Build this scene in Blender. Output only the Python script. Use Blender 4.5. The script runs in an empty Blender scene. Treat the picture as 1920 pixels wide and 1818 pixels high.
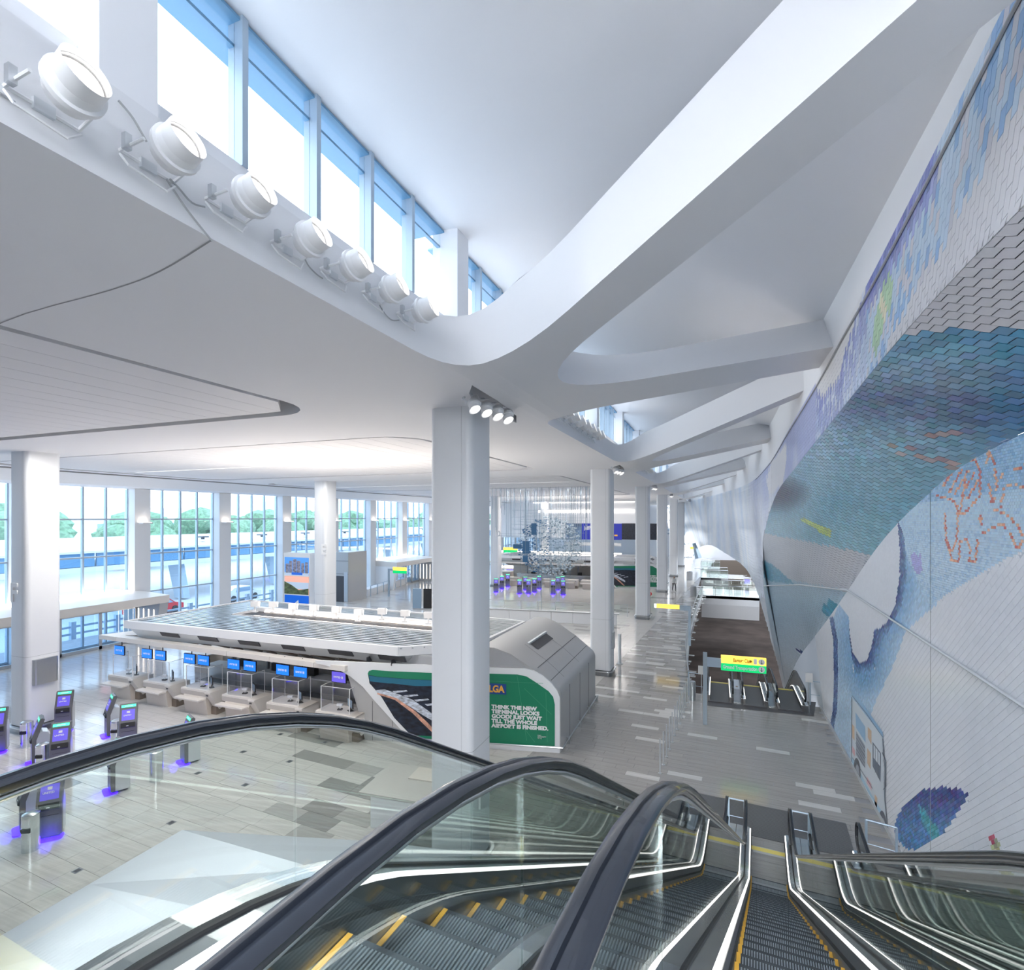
import bpy, bmesh, math, random
from mathutils import Vector, Matrix
random.seed(7)
SC = bpy.context.scene
COL = SC.collection
# ------------------------------------------------------------------ camera
F, CX, HY, CAMZ = 1000.0, 960.0, 970.0, 8.5
TH = math.atan(.385); S_, C_ = math.sin(TH), math.cos(TH)
cam = bpy.data.cameras.new('camera'); camo = bpy.data.objects.new('camera', cam); COL.objects.link(camo)
camo.location = (0, 0, CAMZ); camo.rotation_euler = (math.pi/2, 0, TH)
cam.sensor_width = 36; cam.lens = 36*F/1920; cam.shift_y = (HY-909)/1920; cam.clip_end = 2000; cam.clip_start = .05
SC.camera = camo
SC.cycles.adaptive_threshold = .02; SC.cycles.transparent_max_bounces = 14
# ------------------------------------------------------------------ sky, exposure
SC.view_settings.view_transform = 'Standard'; SC.view_settings.look = 'None'
SC.view_settings.gamma = 1; SC.view_settings.exposure = EXPO = 0.82
w = bpy.data.worlds.new('sky'); SC.world = w; w.use_nodes = True
nt = w.node_tree; nt.nodes.clear()
o_ = nt.nodes.new('ShaderNodeOutputWorld'); bg = nt.nodes.new('ShaderNodeBackground')
tc = nt.nodes.new('ShaderNodeTexCoord'); sx = nt.nodes.new('ShaderNodeSeparateXYZ'); cr = nt.nodes.new('ShaderNodeValToRGB')
nz = nt.nodes.new('ShaderNodeTexNoise'); nz.inputs['Scale'].default_value = 3.5; nz.inputs['Detail'].default_value = 6
mx = nt.nodes.new('ShaderNodeMixRGB'); cr2 = nt.nodes.new('ShaderNodeValToRGB')
nt.links.new(tc.outputs['Generated'], sx.inputs[0]); nt.links.new(sx.outputs['Z'], cr.inputs[0])
cr.color_ramp.elements[0].position = 0.0; cr.color_ramp.elements[0].color = (.93, .96, 1, 1)
cr.color_ramp.elements[1].position = .8; cr.color_ramp.elements[1].color = (.70, .83, 1, 1)
nt.links.new(tc.outputs['Generated'], nz.inputs['Vector']); nt.links.new(nz.outputs['Fac'], cr2.inputs[0])
cr2.color_ramp.elements[0].position = .45; cr2.color_ramp.elements[0].color = (0, 0, 0, 1)
cr2.color_ramp.elements[1].position = .65; cr2.color_ramp.elements[1].color = (.6, .6, .6, 1)
nt.links.new(cr2.outputs[0], mx.inputs[0]); nt.links.new(cr.outputs[0], mx.inputs[1]); mx.inputs[2].default_value = (1, 1, 1, 1)
nt.links.new(mx.outputs[0], bg.inputs[0]); bg.inputs[1].default_value = 2.6
nt.links.new(bg.outputs[0], o_.inputs[0])
# ------------------------------------------------------------------ lamps the hall has (cove and linear ceiling lights, uplights), plus added fills
def area(name, loc, rot, sx_, sy_, power, col=(1, .97, .93), spread=None):
    l = bpy.data.lights.new(name, 'AREA'); l.shape = 'RECTANGLE'; l.size = sx_; l.size_y = sy_; l.energy = power; l.color = col
    if spread: l.spread = spread
    o = bpy.data.objects.new(name, l); COL.objects.link(o); o.location = loc; o.rotation_euler = rot; return o
LIGHTS_HERE = True
area('ceiling_light', (-17, 12.5, 11.02), (0, 0, 0), 14, .3, 500)
for k in range(4): area('ceiling_light', (-18, 29+17*k, 11.02), (0, 0, 0), 16, .3, 500)
area('fill_light', (-.5, -4.4, 11.3), (math.radians(25), 0, 0), 8, 3, 700, (.95, .97, 1), spread=math.radians(130))  # two added fills behind the camera brighten the near hall; not fixtures
area('fill_light', (-.5, -4.8, 12.5), (math.radians(50), 0, 0), 8, 2, 750, (.95, .97, 1), spread=math.radians(150))
# uplights of the check-in island wash the ceiling
area('uplight', (-16.5, 19.6, 4.2), (math.pi, 0, 0), 11, .5, 560, (1, .9, .8))
area('uplight', (-17.5, 66.5, 4.2), (math.pi, 0, 0), 11, .5, 350, (1, .9, .8))

ORD = 'first second third fourth fifth sixth seventh eighth ninth tenth eleventh twelfth thirteenth fourteenth fifteenth sixteenth seventeenth eighteenth nineteenth twentieth'.split()
ORD += ['twenty-'+w for w in ORD[:9]]+['thirtieth']
# ------------------------------------------------------------------ pixel helpers: where the ray through a photo pixel meets a plane
def ray(px, py):
    a = (px-CX)/F
    return (-S_+C_*a, C_+S_*a, (HY-py)/F)
def WZ(px, py, z):
    r = ray(px, py); t = (z-CAMZ)/r[2]; return Vector((r[0]*t, r[1]*t, z))
def WX(px, py, x):
    r = ray(px, py); t = x/r[0]; return Vector((x, r[1]*t, CAMZ+r[2]*t))
def WY(px, py, y):
    r = ray(px, py); t = y/r[1]; return Vector((r[0]*t, y, CAMZ+r[2]*t))
def pix(p):
    d = -S_*p[0]+C_*p[1]
    if d < .05: return (-9999, -9999)
    return (CX+F*(C_*p[0]+S_*p[1])/d, HY-F*(p[2]-CAMZ)/d)
# ------------------------------------------------------------------ materials
MATS = {}
def mat(name, col, rough=.5, metal=0, emit=None, es=1., noise=None, coat=0, spec=.5, attr=False, bump=None, alpha=None):
    m = bpy.data.materials.new(name); m.use_nodes = True; n = m.node_tree; b = n.nodes['Principled BSDF']
    b.inputs['Base Color'].default_value = (*col, 1); b.inputs['Roughness'].default_value = rough; b.inputs['Metallic'].default_value = metal
    b.inputs['Specular IOR Level'].default_value = spec; b.inputs['Coat Weight'].default_value = coat
    if emit: b.inputs['Emission Color'].default_value = (*emit, 1); b.inputs['Emission Strength'].default_value = es
    src = None
    if attr:
        a = n.nodes.new('ShaderNodeAttribute'); a.attribute_name = 'Col'; src = a.outputs['Color']
        n.links.new(src, b.inputs['Base Color'])
    if noise:                                           # (scale xyz, amount)
        t = n.nodes.new('ShaderNodeTexCoord'); mp = n.nodes.new('ShaderNodeMapping'); mp.inputs['Scale'].default_value = noise[0]
        q = n.nodes.new('ShaderNodeTexNoise'); q.inputs['Scale'].default_value = 1; q.inputs['Detail'].default_value = 4
        n.links.new(t.outputs['Object'], mp.inputs[0]); n.links.new(mp.outputs[0], q.inputs['Vector'])
        r = n.nodes.new('ShaderNodeMapRange'); r.inputs[1].default_value = .3; r.inputs[2].default_value = .7
        r.inputs[3].default_value = 1-noise[1]; r.inputs[4].default_value = 1+noise[1]
        n.links.new(q.outputs['Fac'], r.inputs[0])
        x = n.nodes.new('ShaderNodeMixRGB'); x.blend_type = 'MULTIPLY'; x.inputs[0].default_value = 1
        if src: n.links.new(src, x.inputs[1])
        else: x.inputs[1].default_value = (*col, 1)
        n.links.new(r.outputs[0], x.inputs[2]); n.links.new(x.outputs[0], b.inputs['Base Color'])
    MATS[name] = m; return m
def glassmat(name, tint, refl=.08, rough=0.0):
    m = bpy.data.materials.new(name); m.use_nodes = True; n = m.node_tree; n.nodes.clear()
    o = n.nodes.new('ShaderNodeOutputMaterial'); t = n.nodes.new('ShaderNodeBsdfTransparent'); g = n.nodes.new('ShaderNodeBsdfGlossy')
    f = n.nodes.new('ShaderNodeLayerWeight'); f.inputs[0].default_value = .5
    pw = n.nodes.new('ShaderNodeMath'); pw.operation = 'POWER'; pw.inputs[1].default_value = 4.0
    ad = n.nodes.new('ShaderNodeMath'); ad.operation = 'MULTIPLY_ADD'; ad.inputs[1].default_value = .85; ad.inputs[2].default_value = refl; ad.use_clamp = True
    x = n.nodes.new('ShaderNodeMixShader'); t.inputs[0].default_value = (*tint, 1); g.inputs['Roughness'].default_value = rough
    n.links.new(f.outputs['Facing'], pw.inputs[0]); n.links.new(pw.outputs[0], ad.inputs[0]); n.links.new(ad.outputs[0], x.inputs[0]); n.links.new(t.outputs[0], x.inputs[1]); n.links.new(g.outputs[0], x.inputs[2])
    n.links.new(x.outputs[0], o.inputs[0]); MATS[name] = m; return m
mat('white', (.84, .85, .87), .55); mat('ceiling_white', (.80, .81, .84), .7); mat('roof_white', (.86, .87, .90), .6)
mat('column_white', (.80, .82, .85), .4); mat('joint', (.30, .31, .33), .8); mat('groove', (.20, .19, .19), .8)
mat('board', (.78, .78, .80), .6); mat('steel', (.62, .64, .66), .28, 1); mat('steel_dark', (.30, .31, .33), .35, 1)
mat('deck_steel', (.66, .70, .72), .22, 1, noise=((2, 2, 14), .08)); mat('alu', (.72, .75, .78), .4, .6)
mat('rubber', (.012, .015, .022), .27, 0, coat=.2); mat('black', (.02, .02, .022), .5); mat('dark', (.07, .07, .08), .5)
mat('tile_floor', (.6, .6, .6), .13, attr=True, noise=((.7, 14, 1), .10), spec=.5); mat('mosaic', (.8, .8, .85), .28, attr=True, spec=.35)
mat('frame_blue', (.42, .52, .62), .4, .3); mat('carpet', (.085, .062, .052), .95, noise=((.4, .4, 1), .35))
mat('photo_a', (.12, .20, .34), .4, noise=((.5, 1, .9), .7)); mat('navy_bright', (.015, .03, .42), .35); mat('grey_blue', (.36, .43, .49), .4, .3); mat('orange_dark', (.55, .28, .0), .5); mat('glow_cove', (1, .95, .9), .4, emit=(1, .93, .86), es=1.1); mat('beige', (.66, .60, .54), .45); mat('beige_light', (.76, .72, .68), .4); mat('grey_panel', (.50, .50, .50), .4, .3); mat('taupe', (.52, .49, .46), .45)
mat('grey', (.42, .43, .45), .5); mat('kiosk_grey', (.17, .17, .18), .4, .3); mat('green', (.012, .23, .12), .35); mat('navy', (.02, .03, .20), .35)
mat('screen_blue', (.0, .08, .5), .3, emit=(.01, .14, .78), es=.9); mat('screen_violet', (.08, .06, .4), .3, emit=(.09, .07, .42), es=.8)
mat('text_white', (.9, .9, .9), .4); mat('glow_white', (1, 1, 1), .4, emit=(1, .97, .93), es=1.7); mat('lens', (1, 1, 1), .4, emit=(1, .97, .92), es=2.2); mat('sculpt_rod', (.30, .38, .46), .4, .4); mat('night_sky', (.01, .02, .05), .5)
mat('glow_warm', (1, .9, .8), .4, emit=(1, .86, .72), es=3.5); mat('glow_green', (.1, .8, .4), .4, emit=(.05, .8, .35), es=1.2); mat('glow_blue', (.1, .1, 1), .4, emit=(.03, .0, 1), es=3.0)
mat('sign_yellow', (.9, .6, .05), .4, emit=(1, .66, .10), es=.9); mat('sign_green', (.0, .4, .1), .4, emit=(.0, .42, .12), es=.8)
mat('yellow', (.75, .42, .06), .5); mat('yellow_lit', (.9, .75, .2), .5); mat('step', (.42, .47, .50), .35, .8); mat('step_dark', (.07, .08, .09), .5, .4); mat('plate_dark', (.12, .12, .13), .45, .3); mat('plate_rib', (.20, .205, .215), .45, .4); mat('glow_ledge', (1, .9, .8), .4, emit=(1, .88, .76), es=9)
mat('orange', (.95, .50, .08), .4); mat('red', (.7, .03, .04), .5); mat('leaf', (.20, .33, .20), .8, noise=((3, 3, 3), .4)); mat('wood', (.2, .15, .1), .7)
mat('road', (.55, .57, .60), .8); mat('canopy_white', (.75, .8, .86), .5); mat('canopy_blue', (.15, .33, .52), .4); mat('window_far', (.3, .42, .55), .2)
mat('skin', (.5, .32, .24), .6); mat('cloth_dark', (.04, .045, .06), .8); mat('cloth_white', (.75, .75, .75), .8); mat('cloth_blue', (.03, .15, .5), .8); mat('hair', (.03, .02, .015), .7)
mat('bronze', (.30, .25, .21), .4, .5)
glassmat('glass', (.96, .99, 1.0), .06); glassmat('glass_green', (.93, .975, .96), .09); glassmat('acrylic', (.97, .98, 1), .07); glassmat('glass_blue', (.80, .90, .98), .08)
# ------------------------------------------------------------------ mesh helpers
class MB:
    def __init__(s): s.v = []; s.f = []; s.m = []; s.c = []; s.M = None; s.smooth = False
    def add(s, vs, fs, mi=0, col=None):
        b = len(s.v)
        if s.M is not None: vs = [s.M @ Vector(v) for v in vs]
        s.v += [tuple(v) for v in vs]
        for f in fs: s.f.append(tuple(b+i for i in f)); s.m.append(mi); s.c.append(col)
        return s
    def box(s, x0, x1, y0, y1, z0, z1, mi=0, col=None):
        v = [(x0, y0, z0), (x1, y0, z0), (x1, y1, z0), (x0, y1, z0), (x0, y0, z1), (x1, y0, z1), (x1, y1, z1), (x0, y1, z1)]
        return s.add(v, [(3, 2, 1, 0), (4, 5, 6, 7), (0, 1, 5, 4), (1, 2, 6, 5), (2, 3, 7, 6), (3, 0, 4, 7)], mi, col)
    def quad(s, a, b, c, d, mi=0, col=None): return s.add([a, b, c, d], [(0, 1, 2, 3)], mi, col)
    def prism(s, pts, d0, d1, axis='y', mi=0, col=None, cap=True):      # 2-D outline swept along an axis; pts are (a, b) in the other two axes
        n = len(pts)
        def P(a, b, d): return (d, a, b) if axis == 'x' else (a, d, b) if axis == 'y' else (a, b, d)
        v = [P(a, b, d0) for a, b in pts]+[P(a, b, d1) for a, b in pts]
        f = [(i, (i+1) % n, n+(i+1) % n, n+i) for i in range(n)]
        if cap: f += [tuple(range(n-1, -1, -1)), tuple(range(n, 2*n))]
        return s.add(v, f, mi, col)
    def tube(s, pts, r, n=8, mi=0, cap=True, prof=None):       # round tube (or profile) along a path
        pts = [Vector(p) for p in pts]; rings = []; up0 = None
        for i, p in enumerate(pts):
            a = pts[max(i-1, 0)]; b = pts[min(i+1, len(pts)-1)]; t = (b-a).normalized()
            if up0 is None:
                up0 = Vector((0, 0, 1)) if abs(t.z) < .95 else Vector((0, 1, 0))
            x = t.cross(up0)
            if x.length < 1e-4: x = t.cross(Vector((0, 1, 0)))
            x.normalize(); y = x.cross(t).normalized(); up0 = y
            rr = r[i] if isinstance(r, (list, tuple)) else r
            if prof: rings.append([p+x*q[0]+y*q[1] for q in prof])
            else: rings.append([p+x*math.cos(2*math.pi*k/n)*rr+y*math.sin(2*math.pi*k/n)*rr for k in range(n)])
        k = len(rings[0]); v = [q for rg in rings for q in rg]; f = []
        for i in range(len(rings)-1):
            for j in range(k): f.append((i*k+j, i*k+(j+1) % k, (i+1)*k+(j+1) % k, (i+1)*k+j))
        if cap: f += [tuple(range(k-1, -1, -1)), tuple((len(rings)-1)*k+j for j in range(k))]
        return s.add(v, f, mi)
    def cyl(s, x, y, z0, z1, r, n=12, r2=None, mi=0):
        r2 = r if r2 is None else r2
        v = [(x+r*math.cos(2*math.pi*k/n), y+r*math.sin(2*math.pi*k/n), z0) for k in range(n)]+[(x+r2*math.cos(2*math.pi*k/n), y+r2*math.sin(2*math.pi*k/n), z1) for k in range(n)]
        return s.add(v, [(k, (k+1) % n, n+(k+1) % n, n+k) for k in range(n)]+[tuple(range(n-1, -1, -1)), tuple(range(n, 2*n))], mi)
    def loft(s, rows, mi=0, close=False):
        k = len(rows[0]); v = [p for r in rows for p in r]; f = []
        for i in range(len(rows)-1):
            for j in range(k-1): f.append((i*k+j, i*k+j+1, (i+1)*k+j+1, (i+1)*k+j))
        return s.add(v, f, mi)
    def build(s, name, mats, parent=None, smooth=None, link=True):
        me = bpy.data.meshes.new(name); me.from_pydata(s.v, [], s.f)
        for m in ([mats] if isinstance(mats, str) else mats): me.materials.append(MATS[m])
        me.polygons.foreach_set('material_index', s.m)
        if any(c is not None for c in s.c):
            at = me.color_attributes.new('Col', 'FLOAT_COLOR', 'CORNER'); buf = []
            for f, c in zip(s.f, s.c):
                c = c or (.8, .8, .8)
                buf += [c[0], c[1], c[2], 1.0]*len(f)
            at.data.foreach_set('color', buf)
        if smooth:
            me.polygons.foreach_set('use_smooth', [True]*len(me.polygons))
            if smooth is not True: me.set_sharp_from_angle(angle=math.radians(smooth))
        me.update()
        o = bpy.data.objects.new(name, me); COL.objects.link(o)
        if parent: o.parent = parent
        return o
def empty(name, loc=(0, 0, 0), rz=0, label=None, cat=None, group=None, kind=None):
    o = bpy.data.objects.new(name, None); COL.objects.link(o); o.location = loc; o.rotation_euler = (0, 0, rz); o.empty_display_size = .2
    return tag(o, label, cat, group, kind)
def tag(o, label=None, cat=None, group=None, kind=None):
    if label: o['label'] = label
    if cat: o['category'] = cat
    if group: o['group'] = group
    if kind: o['kind'] = kind
    return o
def struct(o): o['kind'] = 'structure'; return o
KIDS = {}
def copy_tree(o, parent=None, loc=None, rz=None, label=None):
    c = o.copy(); COL.objects.link(c)
    if parent: c.parent = parent
    if loc is not None: c.location = loc
    if rz is not None: c.rotation_euler = (0, 0, rz)
    if label: c['label'] = label
    for ch in list(o.children): copy_tree(ch, c)
    return c
def bevel(o, wd=.01, seg=2):
    m = o.modifiers.new('bevel', 'BEVEL'); m.width = wd; m.segments = seg; m.limit_method = 'ANGLE'; return o
def text(name, s, size, material, parent, M, align='LEFT', depth=.004, bold=0.0, space=1.0, line=1.0, width=None):
    c = bpy.data.curves.new(name, 'FONT'); c.body = s; c.size = size; c.extrude = depth; c.align_x = align; c.offset = bold
    c.space_character = space; c.space_line = line
    t = bpy.data.objects.new(name+'_curve', c); COL.objects.link(t)
    me = bpy.data.meshes.new_from_object(t.evaluated_get(bpy.context.evaluated_depsgraph_get())); bpy.data.objects.remove(t)
    if width:
        w0 = max(v.co.x for v in me.vertices)-min(v.co.x for v in me.vertices)
        for v in me.vertices: v.co.x *= width/w0
    me.materials.clear(); me.materials.append(MATS[material]); me.name = name
    o = bpy.data.objects.new(name, me); COL.objects.link(o); o.parent = parent; o.matrix_local = M; return o
def facing(loc, xdir, ydir=(0, 0, 1)):         # matrix whose local x runs along xdir and local y up along ydir
    x = Vector(xdir).normalized(); y = Vector(ydir); y = (y-x*y.dot(x)).normalized(); z = x.cross(y)
    return Matrix(((x.x, y.x, z.x, loc[0]), (x.y, y.y, z.y, loc[1]), (x.z, y.z, z.z, loc[2]), (0, 0, 0, 1)))
def lerp(a, b, t): return a+(b-a)*t
def interp(L, x):                                # piecewise linear through (x, value...) rows
    if x <= L[0][0]: return L[0][1:]
    for a, b in zip(L, L[1:]):
        if x <= b[0]:
            t = (x-a[0])/(b[0]-a[0]); return tuple(lerp(p, q, t) for p, q in zip(a[1:], b[1:]))
    return L[-1][1:]
def catmull(P, n):                               # smooth a polyline of tuples
    P = [Vector(p) for p in P]; out = []
    for i in range(len(P)-1):
        p0, p1, p2, p3 = P[max(i-1, 0)], P[i], P[i+1], P[min(i+2, len(P)-1)]
        for k in range(n):
            t = k/n; out.append(.5*((2*p1)+(p2-p0)*t+(2*p0-5*p1+4*p2-p3)*t*t+(3*p1-p0-3*p2+p3)*t**3))
    out.append(P[-1]); return out
# ================================================================== ceiling slab with its rounded openings, ribs between them
COLY = [11.8+17*k for k in range(-1, 7)]
LIPX, XR, ZC = -4.4, 4.2, 11.1
def zbot(x):                                     # flat over the hall, ribs rise towards the mosaic wall
    d = x+4.4
    return ZC if d <= 0 else ZC+.268*(d*d/1.4 if d < .7 else d-.35)
def ztop(x): return ZC+.77 if x < -4.35 else zbot(x)+lerp(.77, 1.15, min(1, max(0, (x+4.35)/1.2)))
def fillet(P, C, Q, n=10, h=.62):
    P, C, Q = Vector(P), Vector(C), Vector(Q); a = P.lerp(C, h); b = Q.lerp(C, h); out = []
    for i in range(n+1):
        t = i/n; u = 1-t; out.append(tuple(P*u**3+a*3*u*u*t+b*3*u*t*t+Q*t**3))
    return out
def holeA(yc):           # lip edge | rib1 of this column | right | rib2 of the previous column
    n1 = lambda x: yc-5.6-.765*x
    f2 = lambda x: yc-17+4.24+.715*x
    bot = fillet((-2.6, f2(-2.6)), (LIPX, f2(LIPX)), (LIPX, f2(LIPX)+1.5))+fillet((LIPX, n1(LIPX)-2.4), (LIPX, n1(LIPX)), (-2.1, n1(-2.1)))
    bot += [(XR, n1(XR))] if n1(XR) > f2(XR) else [(1.2, n1(1.2))]
    if n1(XR) > f2(XR): bot += [(XR, f2(XR))]
    return bot, bot
def holeB(yc):
    f1 = lambda x: yc-4.33-.785*x
    n2 = lambda x: yc+2.14+.715*x
    bot = fillet((-1.4, n2(-1.4)), (-4.31, yc-.95), (-1.9, f1(-1.9)), 14, .70)+[(XR, f1(XR)), (XR, n2(XR))]
    top = [(x, y) for x, y in bot]
    m2 = lambda x: yc+3.71+.60*x
    tp = fillet((-1.4, m2(-1.4)), (-5.2, yc+.2), (-1.9, f1(-1.9)), 14, .62)+[(XR, f1(XR)), (XR, m2(XR))]
    return bot, tp
def rrect(x0, x1, y0, y1, r, n=6):
    out = []
    for cx, cy, a0 in ((x1-r, y1-r, 0), (x0+r, y1-r, 90), (x0+r, y0+r, 180), (x1-r, y0+r, 270)):
        for i in range(n+1):
            a = math.radians(a0+90*i/n); out.append((cx+r*math.cos(a), cy+r*math.sin(a)))
    return out
def slots(yc):           # spindle-shaped recess beside each column for a row of spots
    return [(-4.15, yc-2.3), (-4.5, yc-1.7), (-4.75, yc-1.0), (-4.85, yc+.9), (-4.80, yc+1.9), (-4.45, yc+1.0), (-4.22, yc-.8)]
TRAYS = [(-33.0, -9.05, 14.5+17*k, 27.6+17*k) for k in range(-1, 6)]
bots, tops = [], []
for yc in COLY:
    b, t = holeA(yc); bots.append(b); tops.append(t)
    b, t = holeB(yc); bots.append(b); tops.append(t)
    s = [(x-.35, y) for x, y in slots(yc)]; bots.append(s); tops.append(s)
for x0, x1, y0, y1 in TRAYS:
    t = rrect(x0, x1, y0, y1, 1.3); bots.append(t); tops.append(t)
def fill(outline, holes, zf, cuts, mb, mi=0, flip=False):
    cu = bpy.data.curves.new('t', 'CURVE'); cu.dimensions = '2D'; cu.fill_mode = 'BOTH'
    for L in [outline]+holes:
        sp = cu.splines.new('POLY'); sp.points.add(len(L)-1); sp.use_cyclic_u = True
        for p, q in zip(sp.points, L): p.co = (q[0], q[1], 0, 1)
    ob = bpy.data.objects.new('t', cu); COL.objects.link(ob)
    me = bpy.data.meshes.new_from_object(ob.evaluated_get(bpy.context.evaluated_depsgraph_get())); bpy.data.objects.remove(ob)
    bm = bmesh.new(); bm.from_mesh(me); bmesh.ops.remove_doubles(bm, verts=bm.verts, dist=1e-4)
    for c in cuts: bmesh.ops.bisect_plane(bm, geom=bm.verts[:]+bm.edges[:]+bm.faces[:], plane_co=(c, 0, 0), plane_no=(1, 0, 0))
    bm.verts.index_update()
    mb.add([(v.co.x, v.co.y, zf(v.co.x)) for v in bm.verts], [tuple(v.index for v in (list(f.verts)[::-1] if flip else list(f.verts))) for f in bm.faces], mi); bm.free()
Y0, Y1 = -6.0, 118.8
outl = [(-38.5, Y0), (XR+.3, Y0), (XR+.3, Y1), (-38.5, Y1)]
def clip(L): return [(x, min(max(y, Y0+.2), Y1-.2)) for x, y in L]
bots = [clip(b) for b in bots if not (max(y for x, y in b) < Y0+.5 or min(y for x, y in b) > Y1-.5)]
tops = [clip(b) for b in tops if not (max(y for x, y in b) < Y0+.5 or min(y for x, y in b) > Y1-.5)]
mb = MB(); cuts = [-5.2, -4.9, -4.6, -4.35, -4.1, -3.8, -3.5, -3.1, -2.6, -2, -1, 1]
fill(outl, bots, zbot, cuts, mb, flip=True)
ceiling = struct(mb.build('ceiling', 'ceiling_white'))
mb = MB(); fill(outl, tops, ztop, cuts, mb)
struct(mb.build('slab_top', 'ceiling_white', ceiling))
mb = MB()
for b, t in zip(bots, tops):
    n = len(b); bb, tt = [], []
    for i in range(n):          # subdivide long straight runs so the sides follow the bent soffit
        k = max(1, int(math.dist(b[i], b[(i+1) % n])/.35)) if -5.3 < b[i][0] else 1
        for j in range(k):
            f = j/k; bb.append((lerp(b[i][0], b[(i+1) % n][0], f), lerp(b[i][1], b[(i+1) % n][1], f))); tt.append((lerp(t[i][0], t[(i+1) % n][0], f), lerp(t[i][1], t[(i+1) % n][1], f)))
    n = len(bb)
    mb.add([(x, y, zbot(x)) for x, y in bb]+[(x, y, ztop(x)) for x, y in tt], [(i, (i+1) % n, n+(i+1) % n, n+i) for i in range(n)])
struct(mb.build('fascia', 'ceiling_white', ceiling, smooth=40))
# recessed trays filled with long boards
for ti, (x0, x1, y0, y1) in enumerate(TRAYS):
    if y0 > Y1: continue
    tr = empty('ceiling_tray', (0, 0, 0)); tr.parent = ceiling
    m = MB(); m.box(x0-.1, x1+.1, y0-.1, y1+.1, ZC+.45, ZC+.5); m.build('groove_backing', 'groove', tr)
    N = 30; g = .28; wdt = (x1-x0-2*g)/N
    for i in range(N):
        a = x0+g+i*wdt; b = a+wdt-.012; c = (a+b)/2
        def edge(x):               # round the tray's corners
            d = min(x-(x0+g), (x1-g)-x); r = 1.05
            return g if d > r else g+r-math.sqrt(max(0, r*r-(r-max(d, 0))**2))
        m = MB()
        ea, eb = edge(a), edge(b)
        mid = (y0+y1)/2
        for ya0, ya1, yb0, yb1 in ((y0+ea, mid-.006, y0+eb, mid-.006), (mid+.13, y1-ea, mid+.13, y1-eb)):
            m.add([(a, ya0, ZC+.03), (b, yb0, ZC+.03), (b, yb1, ZC+.03), (a, ya1, ZC+.03), (a, ya0, ZC+.2), (b, yb0, ZC+.2), (b, yb1, ZC+.2), (a, ya1, ZC+.2)],
                  [(3, 2, 1, 0), (4, 5, 6, 7), (0, 1, 5, 4), (1, 2, 6, 5), (2, 3, 7, 6), (3, 0, 4, 7)])
        m.build('board', 'board', tr)
    m = MB(); m.box(x0+g+1, x1-g-1.0, (y0+y1)/2, (y0+y1)/2+.12, ZC+.06, ZC+.1); m.build('light_slot', 'glow_white', tr)
# dropped bulkhead along the glass facade
m = MB(); m.prism([(-38.6, 10.5), (-36.2, 10.55), (-34.6, 11.1), (-38.6, 11.1)], Y0, Y1, 'y'); struct(m.build('bulkhead', 'ceiling_white', ceiling))
for k in range(3):
    m = MB(); m.box(-33.9-.35*k, -33.78-.35*k, 0, 112, 11.085-.0*k, 11.099); m.build('cove_line', 'groove', ceiling)
m = MB()                                          # control joint in the soffit plaster
jp = catmull([(-12, 4.9, 0), (-8.9, 4.2, 0), (-6.5, 4.05, 0), (-5.5, 3.93, 0), (-4.42, 3.66, 0)], 4)
for a, b in zip(jp, jp[1:]): m.quad((a.x, a.y, ZC-.002), (b.x, b.y, ZC-.002), (b.x, b.y-.02, ZC-.002), (a.x, a.y-.02, ZC-.002))
m.build('control_joint', 'joint', ceiling)
# ================================================================== roof over the openings, clerestory
TX = 2.8
TL = [(-6, 2.8, 14.1), (2, 2.8, 14.1), (5, 2.8, 14.0), (6.98, 2.8, 13.84), (8.92, 2.8, 13.55), (12.36, 2.8, 13.18), (14.76, 2.8, 12.97), (18.46, 2.8, 12.6), (24.9, 2.8, 12.2), (34.9, 2.75, 11.55)]
for px, py, x in ((1400, 908, 2.3), (1350, 925, .3), (1300, 938, -3.6), (1262, 947, -8.3)):
    q = WX(px, py, x); TL.append((q.y, q.x, q.z))
TL.append((119, -8.9, 11.05)); TL.sort()
TS = [Vector((r[1], r[0], r[2])) for r in TL]; TSm = catmull(TS, 6)
TLs = [(p.y, p.x, p.z) for p in TSm]
def Tat(y): x, z = interp(TLs, y); return Vector((x, y, z))
CW = -5.5
rows = []
for i in range(126):
    y = Y0+i*1.0; t = Tat(y); lo = max(0, min(1, (y-20)/60))
    rows.append([(CW-.4, y, 14.75-.0*lo), (CW, y, 14.72), (-3, y, 14.62), (0, y, 14.4), (max(min(2.0, t.x-.1), -5), y, lerp(14.2, 13.2, lo)), (t.x, y, max(t.z, lerp(14.1, 12.6, lo))), (t.x+.02, y, t.z-.02)])
m = MB(); m.loft(rows); struct(m.build('ceiling', 'roof_white', smooth=45))
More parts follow.
